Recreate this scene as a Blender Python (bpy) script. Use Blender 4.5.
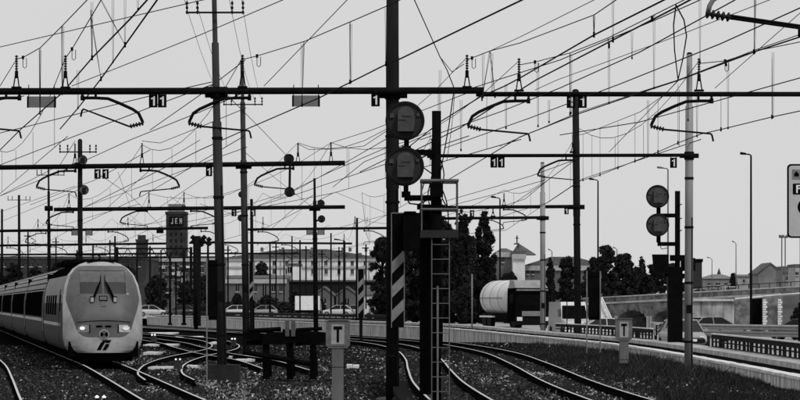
import bpy, math, random
import numpy as np
from mathutils import Vector, Matrix

for o in list(bpy.data.objects):
    bpy.data.objects.remove(o, do_unlink=True)
SC = bpy.context.scene
COL = SC.collection
random.seed(7); RNG = np.random.default_rng(7)

# ------------------------------------------------------------------ camera, sky, sun, exposure
F, HOR, EYE = 3000.0, 303.0, 2.2          # focal length in photo pixels, horizon row, eye height
cam = bpy.data.cameras.new('camera'); cam.sensor_width = 36.0; cam.lens = 36.0*F/800.0
cam.shift_y = (HOR-200.0)/800.0; cam.clip_start = 0.5; cam.clip_end = 6000
camo = bpy.data.objects.new('camera', cam); COL.objects.link(camo)
camo.location = (0, 0, EYE); camo.rotation_euler = (math.radians(90), 0, 0); SC.camera = camo

SUN_EL, SUN_AZ = math.radians(48), math.radians(150)     # azimuth clockwise from +Y: behind the camera, to the right
wd = bpy.data.worlds.new('World'); SC.world = wd; wd.use_nodes = True
nt = wd.node_tree; nt.nodes.clear()
out = nt.nodes.new('ShaderNodeOutputWorld'); bg = nt.nodes.new('ShaderNodeBackground')
sky = nt.nodes.new('ShaderNodeTexSky'); sky.sky_type = 'NISHITA'; sky.sun_disc = False
sky.sun_elevation = SUN_EL; sky.sun_rotation = SUN_AZ; sky.dust_density = 5; sky.air_density = 2
bw = nt.nodes.new('ShaderNodeRGBToBW'); nt.links.new(sky.outputs[0], bw.inputs[0])
tc = nt.nodes.new('ShaderNodeTexCoord'); nz = nt.nodes.new('ShaderNodeTexNoise')
nz.inputs['Scale'].default_value = 3.0; nz.inputs['Detail'].default_value = 5
nt.links.new(tc.outputs['Generated'], nz.inputs['Vector'])
cl = nt.nodes.new('ShaderNodeMapRange'); cl.inputs[1].default_value = 0.3; cl.inputs[2].default_value = 0.7
cl.inputs[3].default_value = 6.8; cl.inputs[4].default_value = 7.15
nt.links.new(nz.outputs['Fac'], cl.inputs[0])
mx = nt.nodes.new('ShaderNodeMix'); mx.data_type = 'FLOAT'; mx.inputs[0].default_value = 0.94   # a closed cloud deck over the clear sky
nt.links.new(bw.outputs[0], mx.inputs[2]); nt.links.new(cl.outputs[0], mx.inputs[3])
nt.links.new(mx.outputs[0], bg.inputs[0]); bg.inputs[1].default_value = 0.1
nt.links.new(bg.outputs[0], out.inputs[0])
sl = bpy.data.lights.new('sun', 'SUN'); sl.energy = 1.6; sl.angle = math.radians(12); sl.color = (1, 1, 1)
so = bpy.data.objects.new('sun', sl); COL.objects.link(so)
sd = Vector((math.sin(SUN_AZ)*math.cos(SUN_EL), math.cos(SUN_AZ)*math.cos(SUN_EL), math.sin(SUN_EL)))
so.rotation_euler = sd.to_track_quat('Z', 'Y').to_euler(); so.location = (20, -20, 60)
vs = SC.view_settings; vs.view_transform = 'Standard'; vs.look = 'None'; vs.gamma = 1; vs.exposure = 0.0
vs.use_curve_mapping = False

# ------------------------------------------------------------------ helpers
def P(px, py, D):
    """photo pixel at distance D -> place in the world"""
    return Vector(((px-400.0)/F*D, D, EYE+(HOR-py)/F*D))

MATS = {}
def mat(name, v, rough=0.7, spec=0.3, metal=0.0, var=0.25, scale=3.0, bump=0.0, streak=0.0, emit=0.0, attr=None, lo=0.02, hi=0.4, trans=0.0):
    if name in MATS: return MATS[name]
    m = bpy.data.materials.new(name); m.use_nodes = True
    t = m.node_tree; b = t.nodes['Principled BSDF']
    b.inputs['Roughness'].default_value = rough; b.inputs['Metallic'].default_value = metal
    b.inputs['Specular IOR Level'].default_value = spec
    b.inputs['Base Color'].default_value = (v, v, v, 1)
    if attr:
        a = t.nodes.new('ShaderNodeAttribute'); a.attribute_name = attr
        r = t.nodes.new('ShaderNodeMapRange'); r.inputs[3].default_value = lo; r.inputs[4].default_value = hi
        t.links.new(a.outputs['Fac'], r.inputs[0]); t.links.new(r.outputs[0], b.inputs['Base Color'])
    elif var > 0:
        c = t.nodes.new('ShaderNodeTexCoord'); n = t.nodes.new('ShaderNodeTexNoise')
        n.inputs['Scale'].default_value = scale; n.inputs['Detail'].default_value = 6; n.inputs['Roughness'].default_value = 0.65
        mp = t.nodes.new('ShaderNodeMapping')
        if streak: mp.inputs['Scale'].default_value = (1, 1, streak)
        t.links.new(c.outputs['Object'], mp.inputs[0]); t.links.new(mp.outputs[0], n.inputs['Vector'])
        r = t.nodes.new('ShaderNodeMapRange'); r.inputs[1].default_value = 0.3; r.inputs[2].default_value = 0.7
        r.inputs[3].default_value = v*(1-var); r.inputs[4].default_value = min(0.9, v*(1+var))
        t.links.new(n.outputs['Fac'], r.inputs[0]); t.links.new(r.outputs[0], b.inputs['Base Color'])
        if bump:
            n2 = t.nodes.new('ShaderNodeTexNoise'); n2.inputs['Scale'].default_value = scale*6; n2.inputs['Detail'].default_value = 4
            t.links.new(c.outputs['Object'], n2.inputs['Vector'])
            bp = t.nodes.new('ShaderNodeBump'); bp.inputs['Strength'].default_value = bump; bp.inputs['Distance'].default_value = 0.05
            t.links.new(n2.outputs['Fac'], bp.inputs['Height']); t.links.new(bp.outputs[0], b.inputs['Normal'])
    if emit:
        b.inputs['Emission Color'].default_value = (1, 1, 1, 1); b.inputs['Emission Strength'].default_value = emit
    MATS[name] = m; return m

BLACK = mat('black_paint', 0.004, 0.9, 0.02, var=0.4)
STEEL = mat('dark_steel', 0.006, 0.8, 0.05, var=0.4)
WIRE = mat('wire_steel', 0.008, 0.8, 0.05, var=0)
POLE = mat('weathered_pole', 0.035, 0.75, 0.1, var=0.55, scale=2.0, streak=0.2)
POLEBIG = mat('big_pole', 0.014, 0.8, 0.05, var=0.4, scale=2.0, streak=0.2)
POLELT = mat('galvanised_pole', 0.25, 0.6, 0.3, var=0.25, scale=2.0, streak=0.15)
GREYM = mat('grey_metal', 0.16, 0.6, 0.3, var=0.3)
WHITE = mat('white_paint', 0.75, 0.6, 0.3, var=0.15)
CONC = mat('concrete', 0.4, 0.85, 0.2, var=0.3, scale=1.5, bump=0.4)
CONCD = mat('dark_and_shaded_concrete', 0.018, 0.85, 0.2, var=0.4, scale=2, bump=0.4)
CERAM = mat('insulator_ceramic', 0.012, 0.5, 0.15, var=0)
GLASS = mat('dark_glass', 0.008, 0.2, 0.18, var=0)
RUBBER = mat('rubber', 0.008, 0.8, 0.1, var=0.2)

WO = {}
def empty(name, loc, label=None, cat=None, group=None, rz=0.0, parent=None):
    o = bpy.data.objects.new(name, None); COL.objects.link(o); o.empty_display_size = 0.2
    o.location = loc; o.rotation_euler = (0, 0, rz); WO[o.name] = Vector(loc)
    tag(o, label, cat, group); return o
def tag(o, label=None, cat=None, group=None, kind=None):
    if label: o['label'] = label
    if cat: o['category'] = cat
    if group: o['group'] = group
    if kind: o['kind'] = kind
    return o

class MB:
    def __init__(s): s.v = []; s.f = []
    def add(s, vs, fs):
        k = len(s.v); s.v += [tuple(v) for v in vs]; s.f += [tuple(i+k for i in f) for f in fs]; return s
    def hexa(s, p):   # p: 4 bottom, 4 top
        return s.add(p, [(3,2,1,0),(4,5,6,7),(0,1,5,4),(1,2,6,5),(2,3,7,6),(3,0,4,7)])
    def box(s, c, d, rz=0.0, taper=1.0):
        x, y, z = d[0]/2, d[1]/2, d[2]/2; cs, sn = math.cos(rz), math.sin(rz); pts = []
        for zz, k in ((-z, 1.0), (z, taper)):
            for a, b in ((-x,-y),(x,-y),(x,y),(-x,y)):
                a *= k; b *= k
                pts.append((c[0]+a*cs-b*sn, c[1]+a*sn+b*cs, c[2]+zz))
        return s.hexa(pts)
    def tube(s, pts, r, n=8, cap=True):
        pts = [Vector(p) for p in pts]
        rs = r if isinstance(r, (list, tuple)) else [r]*len(pts)
        k = len(s.v); up = None
        for i, p in enumerate(pts):
            if i == 0: t = pts[1]-p
            elif i == len(pts)-1: t = p-pts[-2]
            else: t = (pts[i+1]-p).normalized()+(p-pts[i-1]).normalized()
            if t.length < 1e-9: t = Vector((0, 0, 1))
            t.normalize()
            if up is None:
                up = Vector((0, 0, 1)) if abs(t.z) < 0.9 else Vector((1, 0, 0))
            a = t.cross(up)
            if a.length < 1e-6: a = t.cross(Vector((0.3, 1, 0.2)))
            a.normalize(); b = a.cross(t).normalized(); up = b
            for j in range(n):
                w = 2*math.pi*j/n
                s.v.append(tuple(p+a*(math.cos(w)*rs[i])+b*(math.sin(w)*rs[i])))
        for i in range(len(pts)-1):
            for j in range(n):
                j2 = (j+1) % n
                s.f.append((k+i*n+j, k+i*n+j2, k+(i+1)*n+j2, k+(i+1)*n+j))
        if cap:
            s.f.append(tuple(k+j for j in range(n))[::-1]); s.f.append(tuple(k+(len(pts)-1)*n+j for j in range(n)))
        return s
    def ribbed(s, p0, p1, r, ribs=5, n=8):
        p0, p1 = Vector(p0), Vector(p1); pts = []; rs = []
        for i in range(ribs):
            for u, q in ((0.05, 0.4), (0.3, 1.0), (0.55, 1.0), (0.85, 0.4)):
                pts.append(p0.lerp(p1, (i+u)/ribs)); rs.append(r*q)
        return s.tube([p0]+pts+[p1], [r*0.4]+rs+[r*0.4], n)
    def prism(s, poly, M, h):
        """poly in the local XY plane, extruded by h along local z, placed by matrix M"""
        n = len(poly)
        vs = [M @ Vector((x, y, 0)) for x, y in poly]+[M @ Vector((x, y, h)) for x, y in poly]
        fs = [tuple(range(n))[::-1], tuple(range(n, 2*n))]+[(i, (i+1) % n, n+(i+1) % n, n+i) for i in range(n)]
        return s.add(vs, fs)
    def build(s, name, m, parent=None, smooth=False, local=False):
        me = bpy.data.meshes.new(name)
        off = Vector((0, 0, 0))
        if parent is not None and not local: off = WO.get(parent.name, off)
        me.from_pydata([(v[0]-off.x, v[1]-off.y, v[2]-off.z) for v in s.v], [], s.f)
        me.materials.append(m); me.update()
        if smooth: me.shade_smooth()
        o = bpy.data.objects.new(name, me); COL.objects.link(o)
        if parent is not None: o.parent = parent
        WO[o.name] = off.copy(); return o
def inst(name, me, parent, loc, rz=0.0, scale=None):
    o = bpy.data.objects.new(name, me); COL.objects.link(o); o.parent = parent
    o.location = loc; o.rotation_euler = (0, 0, rz)
    if scale: o.scale = scale
    return o
def copy_tree(o, parent=None):
    c = o.copy(); COL.objects.link(c); c.parent = parent
    for ch in list(o.children): copy_tree(ch, c)
    return c
def face_cam(loc):      # matrix whose local x = world x, y = world z, z = towards the camera (-y)
    return Matrix(((1,0,0,loc[0]),(0,0,-1,loc[1]),(0,1,0,loc[2]),(0,0,0,1)))
def circle(r, n=28, cx=0, cy=0): return [(cx+r*math.cos(2*math.pi*i/n), cy+r*math.sin(2*math.pi*i/n)) for i in range(n)]
def rrect(w, h, r, n=5):
    pts = []
    for cx, cy, a in ((w/2-r, h/2-r, 0), (-w/2+r, h/2-r, 90), (-w/2+r, -h/2+r, 180), (w/2-r, -h/2+r, 270)):
        for i in range(n+1):
            t = math.radians(a+90*i/n); pts.append((cx+r*math.cos(t), cy+r*math.sin(t)))
    return pts
GLYPH = {'1': [[(-.05,-.5),(.17,-.5),(.17,.5),(.0,.5),(-.05,.4)], [(-.3,.16),(-.05,.22),(-.05,.4),(-.12,.36),(-.3,.32)]],
         'T': [[(-.12,-.5),(.12,-.5),(.12,.3),(-.12,.3)], [(-.42,.3),(.42,.3),(.42,.5),(-.42,.5)]],
         'P': [[(-.35,-.5),(-.15,-.5),(-.15,.5),(-.35,.5)], [(-.15,.33),(.2,.33),(.34,.42),(.2,.5),(-.15,.5)],
               [(.2,.33),(.2,.16),(.38,.2),(.38,.4),(.34,.42)], [(-.15,0),(.2,0),(.36,.1),(.38,.2),(.2,.16),(-.15,.16)]],
         'J': [[(.1,-.3),(.3,-.4),(.3,.5),(.1,.5)], [(-.3,-.45),(.1,-.5),(.3,-.4),(.1,-.3),(-.3,-.25)]],
         'E': [[(-.35,-.5),(-.15,-.5),(-.15,.5),(-.35,.5)], [(-.15,.33),(.35,.33),(.35,.5),(-.15,.5)], [(-.15,-.08),(.25,-.08),(.25,.1),(-.15,.1)], [(-.15,-.5),(.35,-.5),(.35,-.33),(-.15,-.33)]],
         'N': [[(-.35,-.5),(-.17,-.5),(-.17,.5),(-.35,.5)], [(.17,-.5),(.35,-.5),(.35,.5),(.17,.5)], [(-.17,.5),(-.17,.15),(.17,-.5),(.17,-.15)]]}
def glyph(mb, ch, M, w, h, d=0.006):
    for poly in GLYPH[ch]: mb.prism([(x*w, y*h) for x, y in poly], M, d)

# ------------------------------------------------------------------ the line of the low wall (also steers the tracks)
_wy = np.array([20,40,60,90,112,130,147,165,178,190,212,232,256,300,340,420,1700.])
_wx = np.array([8.9,9.0,9.1,9.25,9.15,8.6,7.3,5.5,4.1,2.4,-1.5,-5.6,-10.8,-20.5,-29.5,-49,-360.])
_dy = np.arange(10, 1700, 1.0); _dx = np.interp(_dy, _wy, _wx)
_k = np.ones(15)/15; _dx[8:-8] = np.convolve(_dx, _k, 'same')[8:-8]
def wallx(y): return float(np.interp(y, _dy, _dx))
def wallpt(y, off):
    s = (wallx(y+1)-wallx(y-1))/2; n = math.hypot(1, s)
    return Vector((wallx(y)+off/n, y-off*s/n, 0))
def sstep(a, b, x):
    t = min(1, max(0, (x-a)/(b-a))); return t*t*(3-2*t)
def fnoise(x, y):
    return (math.sin(x*1.7+y*.31)+math.sin(y*.83-x*.6+1.3)+math.sin(x*.37+y*.23+4)+.6*math.sin(x*3.1+y*1.9+.5))/3.6
def ground_z(x, y):
    d = wallx(y)-x
    dip = .55*math.exp(-((x+.47)/.42)**2)*sstep(71, 79, y)*(1-sstep(88, 93, y))
    z = -dip-0.2+0.34*(1-sstep(0.3, 3.0, d))*(1-sstep(150, 190, y))+0.03*fnoise(x, y)
    return z
def street_z(x, y):
    z = 0.45-0.8*sstep(8, 14, x)*(1-sstep(250, 330, y))
    w = math.exp(-((y-118)/13)**2)*(1-sstep(12.5, 17, x)); return z+(.36-z)*w*.97

# ------------------------------------------------------------------ ground, yard, street
def sheet(name, xs, ys, zf, m, xf=lambda x, y: x):
    mb = MB(); nx = len(xs)
    for y in ys:
        for x in xs:
            X = xf(x, y); mb.v.append((X, y, zf(X, y)))
    for j in range(len(ys)-1):
        for i in range(nx-1):
            a = j*nx+i; mb.f.append((a, a+1, a+nx+1, a+nx))
    o = mb.build(name, m, smooth=True); tag(o, kind='structure'); return o
BALL = mat('ballast_ground', 0.006, 0.95, 0.0, var=0.8, scale=2.2, bump=0.8)
ASPH = mat('street_asphalt', 0.3, 0.9, 0.2, var=0.25, scale=0.6)
EARTH = mat('dry_earth', 0.06, 0.95, 0.1, var=0.4, scale=0.3)
g = MB(); g.add([(-3000,-300,-.6),(3000,-300,-.6),(3000,5500,-.6),(-3000,5500,-.6)], [(0,1,2,3)])
tag(g.build('ground', EARTH), kind='structure')
ds = [-0.25,0.1,0.3,0.6,0.9,1.2,1.6,2,2.5,3,3.5,4,4.5,5,6,7,8,8.6,8.9,9.1,9.3,9.5,9.7,9.9,10.1,10.4,11,12,13,14,15,16,17,18,19,20,22,24,26,28,30,34,40,50,60,80]
sheet('railway_yard_ground', [-d for d in ds], list(np.arange(20,130,0.8))+list(np.arange(130,300,3))+list(np.arange(300,700,25)), ground_z, BALL, lambda x, y: wallx(y)+x)
sheet('street', [.44,1,2,3,4,5,6,7,8,9,10,12,16,22,30,40,60,90,140,220,400], list(np.arange(20,340,5))+list(np.arange(340,1500,40)), street_z, ASPH, lambda x, y: wallx(y)+x)

# ------------------------------------------------------------------ railway tracks
RAILSIDE = mat('rusty_rail', 0.006, 0.9, 0.0, var=0.3)
RAILTOP = mat('polished_railhead', 0.6, 0.6, 0.5, metal=0.45, var=0)
SLEEP = mat('timber_sleeper', 0.008, 0.9, 0.1, var=0.4, scale=4)
sb = MB(); sb.box((0,0,0), (2.5,.24,.14)); SLEEPER = bpy.data.meshes.new('sleeper'); SLEEPER.from_pydata(sb.v, [], sb.f); SLEEPER.materials.append(SLEEP)
def spline(pts, n=8):
    pts = [Vector(p) for p in pts]; q = [2*pts[0]-pts[1]]+pts+[2*pts[-1]-pts[-2]]; o = []
    for i in range(1, len(q)-2):
        a, b, c, d = q[i-1], q[i], q[i+1], q[i+2]
        for k in range(n):
            t = k/n
            o.append(0.5*((2*b)+(c-a)*t+(2*a-5*b+4*c-d)*t*t+(3*b-a-3*c+d)*t**3))
    o.append(pts[-1]); return o
def track(label, pts, smax=170, gauge=1.4):
    L = spline([(x, y, 0) for x, y in pts], 10)
    t = empty('railway_track', (L[0].x, L[0].y, -0.2), label, 'track', 'tracks of the railway yard')
    def nrm(i):
        a = L[min(i+1, len(L)-1)]-L[max(i-1, 0)]; a.normalize(); return Vector((a.y, -a.x, 0))
    for s in (-1, 1):
        rows = [L[i]+nrm(i)*(s*gauge/2) for i in range(len(L))]
        side = MB(); top = MB()
        prof = [(-.065,-.2),(.065,-.2),(.065,-.13),(.015,-.11),(.015,-.045),(.034,-.035),(.034,-.006),(-.034,-.006),(-.034,-.035),(-.015,-.045),(-.015,-.11),(-.065,-.13)]
        n = len(prof)
        for i, c in enumerate(rows):
            q = nrm(i)
            for a, b in prof: side.v.append((c.x+q.x*a, c.y+q.y*a, b))
            for a, b in ((-.03,-.006),(.03,-.006),(.027,.0),(-.027,.0)): top.v.append((c.x+q.x*a, c.y+q.y*a, b))
        for i in range(len(rows)-1):
            for j in range(n): side.f.append((i*n+j, i*n+(j+1) % n, (i+1)*n+(j+1) % n, (i+1)*n+j))
            for j in range(4): top.f.append((i*4+j, i*4+(j+1) % 4, (i+1)*4+(j+1) % 4, (i+1)*4+j))
        r = side.build('rail', RAILSIDE, t); top.build('railhead', RAILTOP, r)
    acc = 0.0; k = 0; b = WO[t.name]
    for i in range(len(L)-1):
        seg = (L[i+1]-L[i]).length
        while k*0.62 < acc+seg and L[i].y < smax:
            u = (k*0.62-acc)/seg; p = L[i].lerp(L[i+1], u); dd = L[i+1]-L[i]
            inst('sleeper', SLEEPER, t, (p.x-b.x, p.y-b.y, -0.262-b.z), math.atan2(dd.y, dd.x)-math.pi/2)
            k += 1
        acc += seg
    return t
track('curving track between striped post and ladder signal, nearest the centre', [(1.9,52),(1.45,66),(1.08,83),(0.97,100),(0.9,120),(0.45,142),(-1.0,165),(-4.2,188),(-9,212),(-19,254),(-36,325)], 160)
track('curving track beside the low white wall and grass bank', [(5.6,52),(5.05,68),(4.75,85),(4.72,110),(4.4,135),(3.0,160),(1.0,178),(-3.4,204),(-11,240),(-24,294)], 160)
TRAIN_LINE = [(-2.8,52),(-5.25,69),(-7.9,88),(-10.6,107),(-13.7,127),(-21.45,177),(-36.9,277),(-60,426)]
track('track under the high-speed train at left', TRAIN_LINE, 130)
track('track along the left edge, left of the train', [(x-4.2+.1, y-.6) for x, y in TRAIN_LINE], 110)
track('turnout track curving right out of the train track', [(-6.6,86),(-7.6,95),(-8.5,109),(-8.8,124),(-8.6,145),(-9.8,165),(-13,190),(-22,235)], 150)
track('crossover track sweeping left behind the dwarf signals', [(-3.6,98),(-5.6,116),(-8.2,132),(-10.6,150),(-13.5,172),(-20,205),(-38,275)], 150)
track('track behind the buffer stop along the white wall', [(-6,196),(-13,230),(-24,280),(-48,380)], 0)

# ------------------------------------------------------------------ low white wall, kerb slab, lattice guard fence
WALLM = mat('stained_white_wall', 0.55, 0.85, 0.1, var=0.85, scale=3.2, streak=0.1, bump=0.3)
COPE = mat('pale_coping', 0.72, 0.8, 0.2, var=0.4, scale=3.0)
SLABM = mat('pale_kerb_concrete', 0.36, 0.85, 0.2, var=0.5, scale=1.6)
wall = empty('low_wall', wallpt(60, 0)+Vector((0,0,-.1)), 'low stained white panel wall running along the tracks to the right edge', 'wall')
slab = empty('kerb_slab', wallpt(60, .75)+Vector((0,0,-.1)), 'raised pale concrete kerb strip behind the low white wall', 'kerb')
y = 50.0; i = 0
while y < 330:
    L = 1.6 if y < 140 else (3.0 if y < 220 else 8.0)
    g = 0.012
    a, b = y+g, y+L-g; j = random.uniform(-.012, .012)
    h = .44+(.16*sstep(140, 200, y))
    def seg(o0, o1, z0, z1, aa=a, bb=b):
        p = [wallpt(aa, o0), wallpt(aa, o1), wallpt(bb, o1), wallpt(bb, o0)]
        return [(q.x, q.y, z0) for q in p]+[(q.x, q.y, z1) for q in p]
    MB().hexa(seg(0+j, .26, -.25, h)).build('wall_panel', WALLM, wall)
    MB().hexa(seg(-.03+j, .32, h+.002, h+.075+j*.5)).build('coping_stone', COPE, wall)
    MB().hexa(seg(.6, 1.5, h+.13, h+.27)).build('kerb_block', SLABM, slab)
    MB().hexa(seg(.95, 1.48, -.3, h+.128)).build('shaded_kerb_base', CONCD, slab)  # near-black colour paints the shadow in the recess under the kerb overhang
    y += L
LATT = mat('dark_lattice_metal', 0.008, 0.8, 0.05, var=0.3)
fence = empty('guard_fence', wallpt(60, 1.6)+Vector((0,0,.7)), 'dark square-holed guard fence with pale top rail at right', 'fence')
y = 58.0
lat = MB(); top = MB(); tops = []
while y < 158:
    p = wallpt(y, 1.42); q = wallpt(y+.45, 1.42)
    z0 = .71
    if y < 150 and not 103 < y < 121:
        lat.hexa([(p.x-.012,p.y,z0),(p.x+.012,p.y,z0),(q.x+.012,q.y,z0),(q.x-.012,q.y,z0),(p.x-.012,p.y,z0+.34),(p.x+.012,p.y,z0+.34),(q.x+.012,q.y,z0+.34),(q.x-.012,q.y,z0+.34)])
    y += 1.12
def fence_rail(o, z0, z1, ya=58, yb=158, w=.03, step=4):
    mb = MB(); ys = np.arange(ya, yb, step)
    for y in ys:
        p = wallpt(y, o); mb.v += [(p.x-w,y,z0),(p.x+w,y,z0),(p.x+w,y,z1),(p.x-w,y,z1)]
    n = len(ys)
    for i in range(n-1):
        for j in range(4): mb.f.append((i*4+j, i*4+(j+1) % 4, i*4+4+(j+1) % 4, i*4+4+j))
    mb.f += [(3,2,1,0), tuple(4*(n-1)+k for k in range(4))]
    return mb
lo = lat.build('lattice_bars', LATT, fence); lo['kind'] = 'stuff'
for ya_, yb_ in ((58, 104), (122, 158)):
    fence_rail(1.42, .70, .735, ya_, yb_, w=.026).build('bottom_rail', LATT, fence)
    fence_rail(1.42, .87, .91, ya_, yb_, w=.026).build('middle_rail', LATT, fence)
    fence_rail(1.42, .99, 1.13, ya_, yb_, w=.03).build('top_band', LATT, fence)
    fence_rail(1.42, 1.135, 1.175, ya_, yb_, w=.05).build('top_rail', COPE, fence)
for y in np.arange(60, 156, 4.0):
    if 103 < y < 121: continue
    p = wallpt(float(y), 1.5); MB().box((p.x+.03, p.y, .9), (.07,.07,.46)).build('fence_post', LATT, fence)

def guardrail(label, pts, z, span=3.0):
    L = spline(pts, 12)
    t = empty('guardrail', (L[0].x, L[0].y, street_z(L[0].x, L[0].y)), label, 'guardrail')
    for zc, m in ((z-.12, GALV), (z-.46, GALV)):
        mb = MB(); prof = [(0,.15),(-.07,.09),(-.07,.05),(0,0),(-.07,-.05),(-.07,-.09),(0,-.15),(.02,-.15),(.02,.15)]; n = len(prof)
        for i, c in enumerate(L):
            d = (L[min(i+1, len(L)-1)]-L[max(i-1, 0)]).normalized(); q = Vector((d.y, -d.x, 0))
            if q.y > 0: q = -q
            for a, b in prof: mb.v.append((c.x-q.x*a, c.y-q.y*a, zc+b))
        for i in range(len(L)-1):
            for j in range(n): mb.f.append((i*n+j, i*n+(j+1) % n, (i+1)*n+(j+1) % n, (i+1)*n+j))
        mb.build('rail_band', m, t)
    acc = 0
    for i in range(len(L)-1):
        acc += (L[i+1]-L[i]).length
        if acc > span:
            acc = 0; c = L[i]; s = street_z(c.x, c.y)
            MB().box((c.x+.08, c.y+.1, (s+z)/2-.05), (.12,.1,z-s-.02)).build('post', STEEL, t)
    return t
GALV = mat('galvanised_guardrail', 0.26, 0.5, 0.4, var=0.2)
guardrail('double-band steel guardrail in front of the retaining wall at right', [(23.5,150,0),(20.7,156,0),(17.8,163,0),(16.2,172,0),(15.4,184,0)], 1.02)
guardrail('double-band steel guardrail below the viaduct arches', [(14.6,171,0),(14.9,176,0),(15.9,182,0),(16.6,190,0)], .95)

GALV = mat('dark_railing', .02, .8, .05, var=.2)
guardrail('dark street railing along the far street, left of the fat post', [(-1,262,0),(-8,290,0),(-17,330,0),(-27,372,0)], 1.15, 2.2)
# ------------------------------------------------------------------ overhead line gantries
def cantilever(t, D, px, beam_y, side, k=1.0, rise=0.0, drop=1.0, reach=1.0, lod=0, thick=.045):
    """curved tube arm under a beam, its rod insulator and steady arm; k scales metres"""
    o = P(px, beam_y, D)+Vector((0, -.02, 0)); n = 6 if lod else 8
    def q(x, z, y=0): return o+Vector((side*x*k, y, z*k*drop))
    a = MB(); a.tube([q(-.35,-.2), q(.05,-.2), q(.4,-.22), q(.75,-.36), q(1.1,-.52), q(1.28,-.64), q(1.38,-.85), q(1.4,-.92)], thick*k, n)
    a.tube([q(-.33,-.03), q(-.33,-.22)], .04*k, 6); a.tube([q(.05,-.03), q(.05,-.2)], .04*k, 6)
    a.tube([q(-.38,-.2), q(-.28,-.2)], .075*k, 8)
    arm = a.build('cantilever_arm', STEEL, t, True)
    MB().ribbed(q(1.42,-.92), q(1.02,-1.02), .07*k, 5, 8).build('rod_insulator', CERAM, arm, True)
    r = reach
    s = MB(); s.tube([q(1.02,-1.02), q(1.0-1.3*r,-1.14+rise), q(1.0-1.34*r,-1.18+rise), q(1.0-1.38*r,-1.36+rise)], .03*k, 6)
    s.build('steady_arm', STEEL, arm, True)
def top_insulator(t, D, px, beam_y, h=.95, k=1.0):
    o = P(px, beam_y, D)+Vector((0, 0, .08))
    s = MB()
    for sx in (-1, 1): s.tube([o+Vector((sx*.085*k,-.05,0)), o+Vector((sx*.03*k,0,.4*h))], .02*k, 6)
    s.box(o+Vector((0,0,.02)), (.27*k,.2*k,.05)); s.tube([o+Vector((0,0,.3*h)), o+Vector((0,0,.5*h))], .05*k, 8)
    st = s.build('insulator_stand', STEEL, t)
    MB().ribbed(o+Vector((0,0,.48*h)), o+Vector((0,0,h)), .047*k, 7, 8).build('post_insulator', CERAM, st, True)
def gantry(label, D, beams, posts, arms=(), ins=(), cross=(), lod=0):
    px0, py0 = posts[0][0], posts[0][1]
    base = P(px0, py0, posts[0][6] if len(posts[0]) > 6 else D)
    t = empty('overhead_gantry', base, label, 'gantry', 'overhead line gantries')
    for (xa, ya, xb, yb, th) in beams:
        a, b = P(xa, ya, D), P(xb, yb, D); r = th/2/F*D
        mb = MB(); mb.tube([a, b], r, 10 if not lod else 6); mb.build('beam', STEEL, t, True)
    for pp in posts:
        (xb, yb, xt, yt, wb, m) = pp[:6]; Dp = pp[6] if len(pp) > 6 else D
        a, b = P(xb, yb, Dp), P(xt, yt, Dp); r = wb/2/F*Dp
        mb = MB()
        if lod: mb.tube([a, b], [r, r*.7], 8)
        else:
            k1, k2, q1, q2 = (.5, .8, 1, .95) if m is POLEBIG else ((.84, .93, .7, .68) if m is POLELT else (.66, .86, .72, .5))
            e = a.lerp(b, k1); e2 = a.lerp(b, k1+.003); e3 = a.lerp(b, k2); e4 = a.lerp(b, k2+.003)
            mb.tube([a, e, e2, e3, e4, b], [r, r*.92, r*q1, r*q1, r*q2, r*q2*.97], 14)
        po = mb.build('post', m, t, True)
        if not lod:
            for (xa, ya, xbb, ybb, th) in beams:
                bz = P(0, (ya+ybb)/2, D).z
                if b.z > bz > a.z and abs(Dp-D) < 3:
                    u = (bz-a.z)/(b.z-a.z); c = a.lerp(b, u)
                    cm = MB(); cm.tube([c+Vector((-r*2.2,-.0,0)), c+Vector((r*2.2,0,0))], th/2/F*D*1.35, 10)
                    cm.tube([c+Vector((0,0,-.12)), c+Vector((0,0,.12))], r*1.15, 12)
                    cm.build('clamp', STEEL, po, True)
            MB().tube([b, b+Vector((0,0,.05))], [r*.75, r*.4], 12).build('cap', STEEL, po, True)
            for u_ in (.12, .3, .47, .62):
                c_ = a.lerp(b, u_); MB().tube([c_+Vector((0,0,-.035)), c_+Vector((0,0,.035))], r*1.07, 12).build('band', STEEL, po)
            cd = MB(); cd.tube([a.lerp(b,.03)+Vector((r*.7,-r*.85,0)), a.lerp(b,.5)+Vector((r*.66,-r*.8,0))], .018, 5); cd.build('conduit', STEEL, po)
            MB().box(a.lerp(b,.22)+Vector((0,-r*1.05,0)), (r*1.3,.02,r*1.9)).build('mast_plate', STEEL, po)
    for A in arms: cantilever(t, D, *A, lod=lod)
    for I in ins: top_insulator(t, D, *I)
    for (x0, x1, yc, xp) in cross:      # feeder crossarms with upright insulators
        mb = MB(); mb.tube([P(x0, yc, D-.15), P(x1, yc, D-.15)], .03, 6)
        c = mb.build('crossarm', STEEL, t)
        for x in (x0, x0+(xp-x0)*.38, x1-(x1-xp)*.38, x1):
            p = P(x, yc, D-.15); MB().ribbed(p+Vector((0,0,-.05)), p+Vector((0,0,.34)), .045, 3, 6).build('feeder_insulator', CERAM, c)
    return t
def num_plate(px, py, D, text, label, w=.25, h=.37, beam_y=None):
    c = P(px, py, D); t = empty('number_plate', c-Vector((0,0,h/2)), label, 'sign', 'track number plates on the gantries')
    MB().box(c, (w, .02, h)).build('plate', BLACK, t)
    g = MB(); glyph(g, text, face_cam((c.x+.01, c.y-.011, c.z)), w*.95, h*.72, .004); g.build('numeral', WHITE, t)
    zb = P(0, beam_y, D).z if beam_y else c.z+h/2+.12
    for s in (-1, 1):
        MB().tube([c+Vector((s*w*.38,0,h/2-.02)), Vector((c.x+s*w*.38, c.y, zb+.05))], .012, 5).build('strap', STEEL, t)
    return t

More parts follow.
